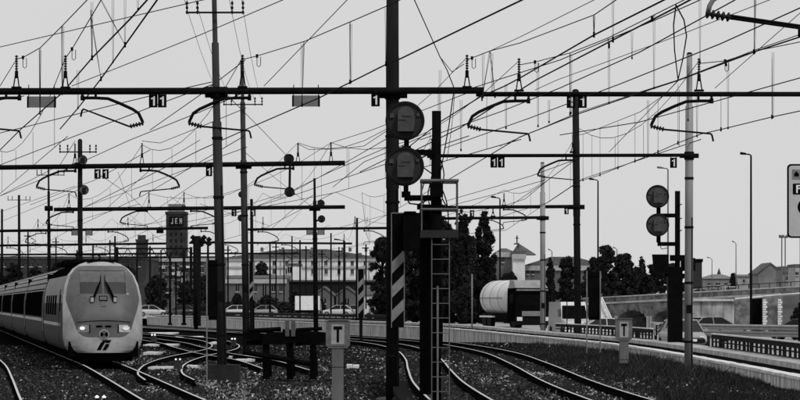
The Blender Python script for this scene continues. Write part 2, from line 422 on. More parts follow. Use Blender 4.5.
D1 = 86.0
GAN1 = gantry('nearest gantry of thick dark tube across the top with steel mast and fat post', D1,
    [(-60,91.5,484,90.5,7.0), (476,94.2,880,94.2,5.0)],
    [(222.5,383,214,-12,10.2,POLE,D1+.1), (392.5,408,392.5,-30,13.5,POLEBIG,D1+.35), (872,378,872,60,9,POLELT,D1+.25), (-50,383,-50,30,10,POLE,D1+.25)],
    [(94,91,1,1.0,.62), (238,91,-1), (8,91,-1), (517,94,-1), (700,94,-1)],
    [(16.5,91), (65.5,91), (242.5,90.5), (467,90.5), (519,94), (699,94)],
    [(187,243,12.5,214.5)])
# mast foot plinth
b = P(222.5, 383, D1+.1)
MB().box((b.x+.05, b.y, -.02+.2), (.9,.8,.5)).build('plinth', CONCD, GAN1)
D2 = 134.0
gantry('second gantry from the left edge, tilted beam with two masts', D2, [(-40,168,345,163,5.0)],
    [(246.5,352,242,62,7.2,POLE,D2+.2), (80.5,352,80,140,5,POLEBIG,D2+.2), (-35,352,-35,150,5,POLE,D2+.2)],
    [(68,166.5,-1), (148,166,1), (286,164,-1)], [(75,166.5), (142,166), (298,164,.85), (331,164,.9)], [(224,262,104.5,243.5), (60,96,152,80)])
D2R = 89.0
gantry('thin gantry beam clamped to the tall pale concrete-grey pole at right', D2R, [(432,155.8,689,155.2,3.6)],
    [(688.5,381,689.5,54,8.6,POLELT,D2R+.15), (432.5,405,432.5,140,5,BLACK,D2R+.15)],
    [(567,156,-1,.62)], [(573,155.5,.55,.7)])
D3 = 192.0
gantry('third gantry on the left half, ending just short of the fat post', D3, [(54,209.5,345,207,4.0)],
    [(316,336.5,314.5,179,5.0,STEEL,D3+.2), (49.5,336.5,48.5,168,3.6,STEEL,D3+.2)],
    [(68,209,-1), (142,208,-1), (196,208,1)], [(69,209), (149,208.5), (184,208)], [(37,64,175,48.5)])
D3R = 168.0
gantry('gantry beam ending at the dark slim pole right of the cypresses', D3R, [(440,207.5,577,206.5,3.6)],
    [(578,344,575.5,90,7.2,POLEBIG,D3R+.1), (441,344,441,200,4,BLACK,D3R+.1)], [(508,207,1,.75)], [(504,207,.7)])
D4R = 160.0
gantry('lowest right gantry beam held by the slim pale pole beside the church', D4R, [(440,218.5,545,217.5,3.0)],
    [(543,346,542.5,163,5.6,POLELT,D4R+.1), (441,346,441,212,4,BLACK,D4R+.1)], [(488,218,1,.6)], [(493,218,.5)])
D4 = 252.0
gantry('fourth gantry, long low beam behind the signal tower on the left', D4, [(-40,231.5,208,228,3.2), (248,229.5,392,228,3.0)],
    [(19.5,329.5,19,195,3.4,STEEL,D4+.1), (196,329.5,196,236,4,STEEL,D4+.1), (252.5,329.5,251.5,199,4.2,STEEL,D4+.1), (357,329.5,357,218,3,STEEL,D4+.1)],
    [(42,231,-1), (112,229.5,1), (205,229,1), (262,229.5,1), (368,228.5,1)], [(38,231), (128,229.5), (263,229), (355,228.5)], [(8,30,200,19.2)], lod=1)
D5 = 318.0
gantry('fifth gantry, thin far beam low over the train', D5, [(-40,246,166,243.5,2.6), (198,242.5,352,243.5,2.4)],
    [(2,324,2,209,3.0,STEEL,D5+.1), (115,324,115,236,2.6,STEEL,D5+.1), (208,324,208,238,3,STEEL,D5+.1), (344,324,344,240,2.4,STEEL,D5+.1)],
    [(10,246,1), (54,245,1), (96,245,1), (225,243,1), (285,243,1)], [(8,246), (86,244.5), (153,244), (344,243)], [], lod=1)
D6 = 385.0
gantry('farthest thin gantry just above the roof of the train', D6, [(-40,255,168,253.5,2.2), (190,253.5,300,253.5,2)],
    [(77,320,77,250,2.2,STEEL,D6+.1), (93,320,93,244,2.4,STEEL,D6+.1), (-30,320,-30,240,3,STEEL,D6+.1), (270,320,270,244,2.2,STEEL,D6+.1)], [(25,255,1), (130,254,-1)], [(30,255), (105,254)], [], lod=1)
# far lattice signal bridge
DT = 430.0
t = empty('lattice_signal_bridge', P(121, 318, DT), 'far lattice girder signal bridge below the brick tower', 'gantry')
for ya in (248.5, 257.5):
    MB().tube([P(116, ya, DT), P(192, ya, DT)], .13, 6).build('chord', STEEL, t)
for k in range(13):
    xa = 116+k*5.9; u = (k % 2)
    MB().tube([P(xa, 248.5+9*u, DT), P(xa+5.9, 257.5-9*u, DT)], .06, 5).build('brace', STEEL, t)
for x in (117, 191): MB().tube([P(x, 318, DT), P(x, 247, DT)], .22, 6).build('leg', STEEL, t)

plates = [(153.2,101,D1,'1','left 1 plate of the pair left of the steel mast',91),(162.2,101,D1,'1','right 1 plate of the pair left of the steel mast',91),
 (375.5,100,D1,'1','single 1 plate beside the fat post, above the signal',91),
 (571,101.5,D1,'1','left 1 plate of the pair around the slim dark pole',94),(582.5,101.5,D1,'1','right 1 plate of the pair around the slim dark pole',94),
 (493.8,162.5,D2R,'1','left 1 plate of the pair right of the ladder signal',155.5),(501.2,162.5,D2R,'1','right 1 plate of the pair right of the ladder signal',155.5),
 (673.5,162.8,D2R,'1','single 1 plate left of the tall pale pole',155.5),
 (97.5,174,D2,'1','left 1 plate of the pair above the train',166),(105.5,174,D2,'1','right 1 plate of the pair above the train',166),
 (209,171.5,D2,'1','single 1 plate just left of the steel mast',164.5),
 (234,212.5,D3,'1','left small 1 plate beside the slim mast',208),(253,212.5,D3,'1','right small 1 plate beside the slim mast',208),
 (472,213.5,D3R,'1','small 1 plate in front of the cypresses',207),(566.5,211,D3R,'1','small 1 plate left of the dark slim pole',207)]
for (x, y, D, tx, lb, by) in plates:
    k = 1.0 if D < 100 else (1.15 if D < 150 else 1.3)
    if D == D2R: k = .82
    if D == D3R: k = 1.0
    num_plate(x, y, D, tx, lb, .25*k*.98, .37*k, by)
def small_plate(x, y, D, w, h, m, lab, by):
    c = P(x, y, D); t = empty('hanging_plate', c-Vector((0,0,h/2)), lab, 'sign')
    MB().box(c, (w,.02,h)).build('plate', m, t)
    for s in (-1, 1):
        MB().box(c+Vector((s*w*.5,0,0)), (.05,.05,h*1.02)).build('edge_bar', BLACK, t)
        MB().tube([c+Vector((s*w*.47,0,h/2)), Vector((c.x+s*w*.47, c.y, P(0, by, D).z+.18))], .014, 5).build('strap', STEEL, t)
PLT = mat('weathered_plate', 0.16, 0.7, 0.2, var=0.2)
small_plate(41.5, 102, D1-.05, .78, .32, PLT, 'grey blank rectangular plate hanging from the beam at far left', 91)
small_plate(306, 101, D1-.05, .75, .32, PLT, 'grey blank rectangular plate hanging between mast and fat post', 91)
for (x, y, lab) in ((75,233,'tiny grey plate left of the mast above the train'),(89,233,'tiny grey plate right of the mast above the train'),(160,231.5,'small black plate hanging beside the brick tower'),(321,232.5,'tiny plate beside the round signals by the slim post'),(310,232.5,'tiny plate left of the slim post')):
    small_plate(x, y, 251.8, .55, .42 if x != 160 else .3, BLACK if x == 160 else PLT, lab, 229.5)

# ------------------------------------------------------------------ overhead wires
def wp(px, py, h): return P(px, py, F*h/(HOR-py))
def wpath(pts, h, e0=0.0, e1=0.0):
    L = [wp(x, y, (h if len(q) == 0 else q[0])) for x, y, *q in pts]
    if e0: L = [L[0]+(L[0]-L[1]).normalized()*e0]+L
    if e1: L = L+[L[-1]+(L[-1]-L[-2]).normalized()*e1]
    return L
def wire(label, pts, h, r=.014, e0=0.0, e1=0.0, name='overhead_wire', cat='wire', n=5):
    L = wpath(pts, h, e0, e1); b = min(L, key=lambda p: p.z)
    t = empty(name, b, label, cat, 'overhead wires above the tracks')
    MB().tube(L, r, n).build('strand', WIRE, t); return t
def drop(t, a, b, ha, hb, r=.006):
    A, B = wp(a[0], a[1], ha), wp(b[0], b[1], hb)
    MB().tube([A, B], r, 4).build('dropper', WIRE, t)
    MB().tube([B+Vector((0,0,-.05)), B+Vector((0,0,.06))], .022, 5).build('clip', WIRE, t)
HM, HC = 7.0, 5.2
def catenary(label, mes, con, drops, hm=HM, hc=HC, r=.015, e0=0, e1=25):
    L = wpath(mes, hm, 0, e1); Cc = wpath(con, hc, e0, e1)
    t = empty('catenary', L[0], label, 'wire', 'overhead wires above the tracks')
    MB().tube(L, r*.9, 5).build('messenger_wire', WIRE, t); MB().tube(Cc, r*1.15, 5).build('contact_wire', WIRE, t)
    a = L[1]
    MB().tube([a, a+Vector((0,0,-.26)), a+Vector((.05,0,-.31)), a+Vector((.1,0,-.26)), a+Vector((.1,0,-.02))], .011, 5).build('jumper_loop', WIRE, t)
    MB().tube([a+Vector((0,0,-.05)), a+Vector((0,0,.05))], .04, 6).build('clamp', WIRE, t)
    for a, b in drops:
        for dx in (-1.3, 1.3): drop(t, (a[0]+dx*.4, a[1]), (b[0], b[1]), hm, hc)
    return t
catenary('leftmost catenary climbing out of the top left', [(16.5,59),(23,57.5),(40,48),(62,26),(87,0)], [(0,150,5.1),(21,129),(62,93),(92,58),(131,18),(147,0)], [((40,48),(40,113)),((62,26),(62,93)),((91,10),(92,58))])
catenary('second catenary from the left, climbing to the top edge', [(65.5,58),(72,49),(91,17),(101,0)], [(60,129,5.1),(78,108),(100,80),(125,45),(157,0)], [((91,17),(101,79)),((101,0),(125,45))])
wire('long bare wire slanting across the top left corner', [(0,47),(160,10),(205,-.5)], 7.2, .012, 30, 25)
wire('bare wire from the left beam bracket to the top edge', [(72,86,6.25),(200,35),(285,-1)], 7.0, .012, 0, 25)
wire('bare wire from the bracket right of the steel mast to the top', [(264,86,6.25),(347,0,7.3)], 7.0, .011, 0, 20)
catenary('catenary passing in front of the fat post near the top', [(242.5,59.5),(257,56),(304,41.6),(350,22),(387,6),(402,-1)], [(85,207,5.6),(150,175,5.5),(200,150,5.3),(247,129),(320,97.5),(387,64),(400,59),(470,25),(524,-1)], [((304,41.6),(302,105)),((350,22),(350,82)),((387,6),(386,64))])
wire('wire from the left edge up to the steel mast', [(0,165,5.0),(96,128,5.4),(167,101,5.8),(214,84,6.2)], 6)
wire('lower wire from left edge to the clamp on the steel mast', [(0,133,5.4),(21,128,5.5),(150,96,6),(212,82,6.25)], 6)
wire('guy wire down from the steel mast to the round signal', [(217,85,6.25),(262,130,6.9),(289,158,6.5)], 6.5, .012)
wire('guy wire from the second mast down to the right', [(246,153,6.7),(275,178,7.2),(312,207,6.2)], 6.5, .012)
catenary('catenary fanning out of the top beside the ladder signal', [(467,60),(472,58),(490,51),(520,43),(594,15),(616,0)], [(360,172,5.1),(405,150,5.1),(440,122),(480,97),(505,86),(520,78),(594,35),(664,0)], [((490,51),(482,99)),((594,15),(594,35)),((490,51),(495,96))])
wire('upper bare wire rising right from the end of the thick beam', [(467,60),(490,51),(520,37),(594,0)], 7.0, .010, 0, 20)
catenary('catenary right of centre with long droppers', [(519,65),(535,62),(570,53),(608,38),(676,4),(685,-.5)], [(400,158,5.1),(460,128,5.1),(536,80),(613,40),(675,8),(690,0)], [((570,53),(570,114)),((613,33),(613,40)),((655,15),(652,19)),((608,38),(609,46))])
wire('bare wire from the right beam bracket to the top', [(535,90,6.2),(557,80,6.3),(680,35),(700,27),(772,-1)], 6.8, .010, 0, 20)
catenary('catenary crossing behind the tall pale pole to the right edge', [(699,63.5),(725,61),(760,50),(800,42)], [(448,180,5.1),(520,137,5.1),(578,114),(640,93),(678,80.5),(754,52),(800,37)], [((725,61),(726,64)),((755,0),(754,52))], e1=14)
wire('parallel twin of the contact wire right of centre', [(500,146,5.25),(578,112.5,5.3),(640,92,5.3),(678,80,5.3),(754,50.5,5.3),(800,34.5,5.3)], 5.3, .010, 0, 14)
wire('bare wire from bracket right of the pale pole to the right edge', [(715,88,6.2),(800,13)], 7, .010, 0, 12)
wire('sagging wire from the slim dark pole to the junction at the pale pole', [(573,136,4.9),(584,134,4.9),(600,128,4.9),(640,112,5.1),(664,95,5.2),(678,81,5.2)], 5, .009)
wire('short wire rising from bracket on the thin right gantry', [(609,152,4.4),(640,120,4.8),(664,95,5.1),(678,80.5,5.2)], 5, .009)
t = wire('curving contact wire sweeping past the right signal discs to the right edge', [(485,222,4.3),(515,212,4.4),(547,203,4.5),(580,181,4.4),(600,175,4.4),(635,161,4.4),(658,152,4.4),(678,143,4.4),(701,134,4.4),(721,129.5,4.4),(772,117,4.4),(800,111,4.4)], 4.4, .013, 0, 20)
for x, yb, yt in ((583,180,134),(600,175,128),(618,168,122),(635,161,114),(658,152,100),(678,143,84),(772,117,58),(721,129.5,92)): drop(t, (x, yt), (x, yb), 4.4*(HOR-yt)/(HOR-yb), 4.4)
# jumper loop
t = wire('looped jumper cable hanging left of the pale pole', [(676,5,5.25),(673.5,25,5.25),(674.5,50,5.25),(678,80,5.25)], 5.25, .014, name='jumper_cable', cat='cable')
MB().tube([wp(676,5,5.25), wp(684,20,5.25), wp(686.5,36,5.25), wp(683,58,5.25), wp(678,80,5.25)], .014, 5).build('strand', WIRE, t)
t = wire('tie cable dropping from the top to the end of the thick beam', [(414,-1,8.5),(440,57,7.4),(447,70,6.6),(454,88,6.25)], 6.5, .016, 6, 0, name='tie_cable', cat='cable')
MB().tube([wp(440,57,7.4), wp(452,72,6.7), wp(464,64,6.9)], .012, 5).build('strand', WIRE, t)
MB().tube([wp(454,90,6.2), wp(449,125,5.2), wp(441,170,3.9)], .018, 5).build('strand', WIRE, t)
MB().tube([wp(455,90,6.2), wp(452,125,5.2), wp(447,160,4.1)], .009, 5).build('strand', WIRE, t)
# feeders between the crossarms
for k, (a, b, lab) in enumerate((((187,13),(224,105),'outer left feeder'),((198,13),(233,105),'inner left feeder'),((231,13),(255,105),'inner right feeder'),((243,13),(262,105),'outer right feeder'))):
    A = P(a[0], a[1]-4, D1-.15); B = P(b[0], b[1]-4, D2-.15)
    t = empty('feeder_wire', B, lab+' wire between the crossarms of the two steel masts', 'wire', 'feeder wires on the masts')
    M = A.lerp(B, .5)+Vector((0,0,-.35)); E = A+(A-B).normalized()*14+Vector((0,0,.6))
    C2 = P(37+k*9, 171, D3)
    MB().tube([E, A, A.lerp(B,.25)+Vector((0,0,-.26)), M, A.lerp(B,.75)+Vector((0,0,-.26)), B], .007, 4).build('strand', WIRE, t)
# far wires
far = [([(85,207,6.1),(148,184,5.7),(200,164,5.5),(247,147,5.4)],'far contact wire above the brick tower'),
 ([(160,207,6.2),(200,180,6.3),(219,168,6.3)],'short guy wire left of the steel mast'),
 ([(0,212,5.6),(75,186,5.4)],'far wire at left edge, upper'),([(0,222,5.6),(78,190,5.2)],'far wire at left edge, lower'),
 ([(230,210,5.9),(289,192,5.5),(330,172,5.3),(388,147,5.3)],'contact wire through the hanging round signal'),
 ([(333,187,5.3),(364,162,5.3),(388,152,5.3),(430,133,5.3)],'contact wire behind the fat post'),
 ([(298,144,7.0),(309,149.5,6.9),(337,149,6.9),(364,146,6.7),(388,130,6.7),(420,112,6.7)],'messenger wire left of the fat post'),
 ([(331,143,7.2),(372,130,6.9),(470,92,6.7)],'upper messenger wire passing the fat post'),
 ([(335,192,6.8),(386,213,5.8)],'thin wire falling towards the fat post'),
 ([(142,141,7.3),(160,143,7.1),(200,127,6.7),(246,108,6.6)],'messenger wire above the train leading right'),
 ([(75,141,7.3),(60,165,6),(0,196,5.2)],'thin wire falling to the left edge'),
 ([(446,201,5.0),(498,186,5.0),(531,176,5.0),(580,158,5.0)],'contact wire left of the slim pale pole'),
 ([(449,206,5.0),(500,193,5.0),(545,180,5.0)],'second contact wire left of the slim pale pole'),
 ([(510,206,5.0),(548,180,5.0),(575,160,5)],'steep thin wire beside the slim pale pole'),
 ([(440,210,5.0),(470,212,4.9),(500,207,4.9),(525,199,4.9),(548,180,5)],'sagging thin wire by the slim pale pole'),
 ([(107,208,6.2),(150,170,6.6),(200,140,6.8)],'rising wire above the brick tower'),
 ([(100,175,6.8),(130,195,6.8),(165,230,6)],'falling thin wire above the train'),
 ([(200,204,6),(240,216,6.2),(270,226,6)],'thin wire falling behind the second mast'),
 ([(270,230,5.4),(290,212,5.4),(313,195,5.4)],'thin wire rising to the slim post'),
 ([(0,100,5.5),(24,96,5.5)],'short dark bar wire at far left edge'),
 ([(120,230,5.7),(160,222,5.6),(215,208,5.4)],'contact wire in front of the brick tower'),
 ([(40,232,5.7),(100,214,5.5),(140,204,5.4)],'contact wire left of the brick tower'),
 ([(330,230,5.6),(360,222,5.5),(390,214,5.5)],'thin contact wire left of the tree')]
far += [([(420,140,5.2),(500,112,5.3),(560,88,5.4),(640,52,5.6),(735,0,5.9)],'long straight wire rising through the centre right'),
 ([(445,148,5.2),(530,118,5.3),(620,84,5.4),(720,44,5.5),(800,8,5.6)],'long wire rising below the pale pole top'),
 ([(560,135,5.0),(640,122,5.0),(720,100,5.1),(800,78,5.2)],'slack wire across the right third'),
 ([(460,92,6.2),(560,60,6.4),(660,18,6.8),(700,0,7)],'wire leaving the thick beam end to the top right'),
 ([(0,196,5.3),(60,172,5.4),(130,140,5.6),(200,112,5.8),(245,92,6)],'long slanting wire from left edge under the steel mast clamp'),
 ([(150,130,6),(200,95,6.2),(245,60,6.8)],'wire rising between the two steel masts'),
 ([(30,205,5.6),(95,180,5.8),(150,150,6)],'wire over the train rising right'),
 ([(255,207,5.6),(300,188,5.6),(350,160,5.6),(388,138,5.6)],'wire rising to the back of the fat post'),
 ([(0,86,6.4),(16,60,7)],'short wire rising at the left edge insulator')]
for pts, lab in far: wire(lab, pts, 5.5, .014 if len(pts) > 2 else .012)
far2 = [(262,252,300,212),(285,244,330,225),(60,206,30,240),(130,215,160,240),(118,172,130,206),(170,196,184,207)]
for k, (a, b, c, d) in enumerate(far2):
    wire(('thin slanting stay wire %s' % ['in front of the pale long building','left of the slim post','left of the mast above the train','left of the brick tower','above the train beside the number plates','above the brick tower'][k]), [(a,b,5.6),(c,d,5.6)], 5.6, .009)

def far_catenary(label, pts):
    L = [P(x, by-.95*F/D, D) for x, D, by in pts]; C_ = [P(x+2, by+1.3*F/D, D) for x, D, by in pts]
    t = empty('catenary', C_[-1], label, 'wire', 'overhead wires above the tracks')
    ms = []; cs = []
    for i in range(len(L)-1):
        m = 8
        for j in range(m):
            u = j/m; sag = -1.15*4*u*(1-u); ms.append(L[i].lerp(L[i+1], u)+Vector((0,0,sag))); cs.append(C_[i].lerp(C_[i+1], u))
    ms.append(L[-1]); cs.append(C_[-1])
    MB().tube(ms, .0125, 4).build('messenger_wire', WIRE, t); MB().tube(cs, .014, 4).build('contact_wire', WIRE, t)
    for a_, b_ in list(zip(ms, cs))[1:30:2]: MB().tube([Vector((b_.x, b_.y, a_.z)), b_], .007, 4).build('dropper', WIRE, t)
for lb, pts in (('far catenary from the steel mast down to the left edge', [(242.5,86,90.5),(142,134,166),(69,192,209),(38,252,231),(8,318,246),(-20,385,255)]),
    ('far catenary running from the thick beam end over the brick tower', [(467,86,90.5),(298,134,164),(184,192,208),(128,252,229.5),(86,318,244.5),(30,385,255)]),
    ('far catenary running from right of the signal over the second gantry', [(519,86,94),(331,134,164),(263,192,208),(205,252,229),(153,318,244),(105,385,254)]),
    ('far catenary left of the mast above the train', [(65.5,86,91),(-6,134,168),(-60,192,210)]),
    ('far catenary from the pale pole past the slim dark pole into the yard', [(699,86,94),(580,134,150),(504,168,207),(355,252,228.5),(344,318,243)]),
    ('far catenary dipping from the second gantry behind the brick tower', [(331,134,164),(149,192,208.5),(112,252,230),(54,318,245)]),
    ('far catenary between the slim pole and the fat post', [(430,134,160),(362,192,207.5),(368,252,228.5),(285,318,243),(240,385,253)])):
    far_catenary(lb, pts)
hang = empty('hanging_wires', P(400,100,76), 'thin paired hanger wires dangling below the top cables', 'wire')
for x, y0, y1 in ((40,50,112),(63,26,92),(78,70,108),(92,2,58),(113,0,62),(125,0,45),(138,0,9),(302,44,104),(351,24,82),(386,8,64),(440,70,118),(461,100,150),(483,53,97),(492,53,92),(506,84,128),(538,63,126),(549,100,122),(571,54,113),(594,16,35),(613,0,40),(609,42,103),(632,32,58),(654,18,88),(688,66,120),(700,0,62),(728,64,128),(755,0,52),(773,52,117),(648,100,155),(697,96,136)):
    for dx in (-.9, .9):
        a_, b_ = P(x+dx, y0, 76), P(x+dx*.4, y1, 76); MB().tube([a_, b_], .0048, 4).build('hanger', WIRE, hang)
    MB().tube([P(x,y1-1.2,76), P(x,y1+1.2,76)], .022, 5).build('clip', WIRE, hang)
# nearer gantry, mostly above the picture: its arm shows at the top right
D0 = 55.0
gantry('nearest arm, thick double tube with insulator at the top right corner', D0, [(690,-28,900,-28,8)], [(905,430,905,-80,14,POLELT,D0+.2)], [], [])
t = [o for o in bpy.data.objects if o.get('label', '').startswith('nearest arm')][0]
a = MB(); a.tube([P(760,-26,D0), P(740,-16,D0), P(722,-6,D0), P(713,0,D0), P(709.5,6,D0), P(708,13,D0)], .047, 10)
arm = a.build('cantilever_arm', GREYM, t, True)
MB().ribbed(P(705.5,13.5,D0), P(731,17.5,D0), .088, 5, 10).build('rod_insulator', CERAM, arm, True)
s = MB(); s.tube([P(729,15.5,D0), P(801,26,D0)], .026, 8); s.tube([P(729,18,D0), P(802,28.5,D0)], .026, 8); s.tube([P(799.5,25,D0), P(799.5,37,D0)], .03, 8)
s.build('steady_arm', STEEL, arm, True)

# ------------------------------------------------------------------ signals
DISC = mat('signal_disc_back', 0.018, 0.6, 0.3, var=0.3)
DISCR = mat('signal_disc_rim', 0.01, 0.7, 0.1, var=0)
HOUS = mat('lamp_housing', 0.05, 0.55, 0.3, var=0.35, scale=6)
def disc(t, c, r, houses=True, dm=None):
    d = MB(); M = face_cam((c.x, c.y, c.z)); d.prism(circle(r, 40), M, .03); o = d.build('signal_disc', dm or DISC, t)
    R = MB()
    for i in range(40):
        a0, a1 = 2*math.pi*i/40, 2*math.pi*(i+1)/40
        pts = []
        for q in (r*.9, r*1.02):
            for a in (a0, a1): pts.append(M @ Vector((q*math.cos(a), q*math.sin(a), .025)))
        pt = [p+Vector((0,-.05,0)) for p in pts]
        R.hexa([pts[0], pts[1], pts[3], pts[2], pt[0], pt[1], pt[3], pt[2]])
    R.build('rim', DISCR, o)
    if houses:
        k = r/.44; w, h = .37*k, .56*k
        poly = [(-w/2,-h*.45),(w/2,-h*.45)]+[(w/2*math.cos(a), h*.28+w*.42*math.sin(a)) for a in np.linspace(0, math.pi, 10)]
        H = MB(); H.prism([(x*1.0+.0, y) for x, y in poly], face_cam((c.x+.02*k, c.y-.02, c.z)), .3*k)
        H.build('lamp_housing', HOUS, o)
        H2 = MB(); H2.box((c.x+.04*k, c.y-.33*k, c.z+.12*k), (.2*k,.03,.05)); H2.box((c.x-.06*k, c.y-.33*k, c.z+.02*k), (.16*k,.03,.02)); H2.box((c.x+.2*k, c.y-.2*k, c.z), (.05*k,.1,.2*k))
        H2.box((c.x-.3*k, c.y-.05, c.z+.12*k), (.1*k,.06,.1*k)); H2.box((c.x+.3*k, c.y-.05, c.z+.14*k), (.07*k,.05,.07*k))
        H2.build('latch', HOUS, o)
    return o
DS = 68.0; sc = DS/F
S1 = empty('railway_signal', P(436.5, 401, DS), 'two-disc railway signal on black post with caged platform and ladder', 'signal')
MB().tube([P(436.5,401.5,DS), P(436.5,112,DS)], .106, 14).build('post', BLACK, S1, True)
MB().tube([P(436.5,112,DS), P(436.5,111,DS)], [.115,.1], 14).build('post_cap', STEEL, S1)
for (cx, cy) in ((405,121), (404.5,166.5)):
    c = P(cx, cy, DS-.25); disc(S1, c, 19.2*sc)
    br = MB(); by = cy+31.5
    br.box(P((cx+434)/2, by, DS-.05), (30*sc,.16,5.5*sc)); br.box(P(cx+1.5, cy+23.5, DS-.1), (5*sc,.14,9*sc)); br.box(P(cx+1.5, cy+28, DS-.1), (9*sc,.18,6*sc))
    br.build('bracket', BLACK, S1)
    cb = MB(); cb.tube([P(cx+2,cy+31,DS-.2), P(cx+5,cy+37,DS-.25), P(cx+14,cy+38,DS-.2), P(cx+22,cy+34,DS-.15)], .018, 6); cb.build('cable', BLACK, S1)
CAGE = mat('cage_steel', 0.1, 0.6, 0.3, var=0.3)
x0, x1, ya, yb = 421.5, 457.0, 181.5, 231.0; d0, d1 = DS-.55, DS+.5
fl = MB(); fl.box(((P((x0+x1)/2,0,DS)).x, DS, P(0,234.5,DS).z), ((x1-x0+2)*sc, 1.15, 7.5*sc)); fl.build('platform_floor', mat('platform_plate', 0.02, 0.7, 0.2, var=0.3), S1)
for x in (x0, x1):
    for d in (d0, d1): MB().tube([P(x, yb, DS)+Vector((0,d-DS,0)), P(x, ya, DS)+Vector((0,d-DS,0))], .018, 6).build('cage_upright', CAGE, S1)
for y_, r in ((ya,.035), (210,.028)):
    for d in (d0, d1): MB().tube([P(x0-1,y_,DS)+Vector((0,d-DS,0)), P(x1+1,y_,DS)+Vector((0,d-DS,0))], r, 8).build('cage_rail', CAGE, S1)
    for x in (x0, x1): MB().tube([P(x,y_,DS)+Vector((0,d0-DS,0)), P(x,y_,DS)+Vector((0,d1-DS,0))], r, 8).build('cage_rail', CAGE, S1)
for x in (431.5, 449.0): MB().tube([P(x,231,DS)+Vector((0,-.5,0)), P(x,402,DS)+Vector((0,-.5,0))], .014, 6).build('ladder_stile', CAGE, S1)
for k in range(12):
    y_ = 245+14.6*k
    if y_ < 400: MB().tube([P(431.5,y_,DS)+Vector((0,-.5,0)), P(449,y_,DS)+Vector((0,-.5,0))], .011, 6).build('ladder_rung', CAGE, S1)
MB().tube([P(437.5,286,DS)+Vector((0,-.25,0)), P(437.5,401,DS)+Vector((0,-.25,0))], .022, 8).build('conduit', GREYM, S1)
for pts in ([(441,160),(444,175),(441,192),(446,205),(455,208)], [(424,183),(421,196),(424,206),(423,220),(428,230)], [(415,152),(424,150),(432,158)], [(424,168),(431,173),(434,175)], [(441,186),(447,204),(449,230)], [(430,184),(428,196),(431,212)]):
    MB().tube(spline([P(x, y_, DS-.2) for x, y_ in pts], 5), .016, 6).build('cable', BLACK, S1)
MB().box(P(436.5, 190, DS-.1), (13*sc,.25,14*sc)).build('junction_box', BLACK, S1)
MB().box(P(430, 207, DS-.1), (26*sc,.16,5*sc)).build('side_beam', BLACK, S1)
MB().box(P(426, 300, DS+.6), (13*sc,.3,190*sc)).build('relay_cabinet', BLACK, S1)

DS2 = 114.0; s2 = DS2/F
S2 = empty('railway_signal', P(677.5, 361, DS2), 'two-disc railway signal on slim black post beside the tall pale pole', 'signal')
MB().tube([P(677.5,362,DS2), P(677.5,191,DS2)], .1, 12).build('post', BLACK, S2, True)
for (cx, cy) in ((657.5,196.5), (657.5,225)):
    c = P(cx, cy, DS2-.2); disc(S2, c, 11.3*s2, dm=mat('signal_disc_back_worn', 0.05, 0.6, 0.3, var=0.3))
    br = MB(); by = cy+19; br.box(P(668, by, DS2), (21*s2,.14,4*s2)); br.box(P(cx+1, cy+14, DS2), (4*s2,.12,7*s2)); br.build('bracket', BLACK, S2)
    MB().tube([P(cx+1,cy+17,DS2-.1), P(cx+4,cy+24,DS2-.1), P(cx+10,cy+23,DS2-.1)], .018, 6).build('cable', BLACK, S2)
MB().box(P(680, 258, DS2), (20*s2,.2,6*s2)).build('crossarm', BLACK, S2)
M = face_cam(P(659.5, 264, DS2)); h = MB(); h.prism([(-7.6*s2,9.5*s2),(-5.8*s2,-9*s2),(8.5*s2,-9*s2),(8.5*s2,9.5*s2)], M, .35); h.build('hooded_lamp', BLACK, S2)
MB().box(P(675, 312, DS2), (14*s2,.5,90*s2)).build('relay_cabinet', BLACK, S2)
MB().box(P(688, 264.5, DS2+.5), (14*s2,.3,13*s2)).build('hooded_lamp', BLACK, S2)
MB().box(P(677,275,DS2), (25*s2,.15,3*s2)).build('crossarm', BLACK, S2)
for z in (206, 220, 232): MB().tube([P(677.5,z,DS2-.1), P(682,z-2,DS2-.1)], .02, 5).build('step', BLACK, S2)
def small_signal(cx, cy, r, D, label, att, dm):
    c = P(cx, cy, D-.3); t = empty('round_signal', c-Vector((0,0,r*D/F)), label, 'signal', 'small far round signals')
    disc(t, c, r*D/F, False, dm)
    M = MB(); M.box(c+Vector((.02,-.12,0)), (r*D/F*.8,.2,r*D/F*1.0)); M.build('lamp_housing', DISCR, t)
    MB().tube([c, P(att[0], att[1], D)], .06, 6).build('bracket', STEEL, t)
DL = mat('pale_disc', 0.13, 0.6, 0.3, var=0.3)
small_signal(82.5,160,4.8,D2,'upper pale round signal on the mast above the train',(80,166),DL)
small_signal(84,190,4.8,D2,'lower pale round signal on the mast above the train',(80,188),DL)
small_signal(289,159,5,D2-1,'dark round signal standing on the second gantry beam',(289,164),DISC)
small_signal(289.5,192,5,D2-3,'dark round signal hanging below the second gantry beam',(290,164),DISC)
small_signal(321,203.5,3.7,D3-.5,'upper round signal right of the slim post',(316,206),DISC)
small_signal(321.5,219,3.7,D3-.5,'lower round signal right of the slim post',(316,221),DISC)
small_signal(241.5,194.5,3.2,D3-.5,'upper small round signal left of the second mast',(246,194),DISC)
small_signal(241,218,3.4,D3-.5,'lower small round signal left of the second mast',(246,218),DISC)

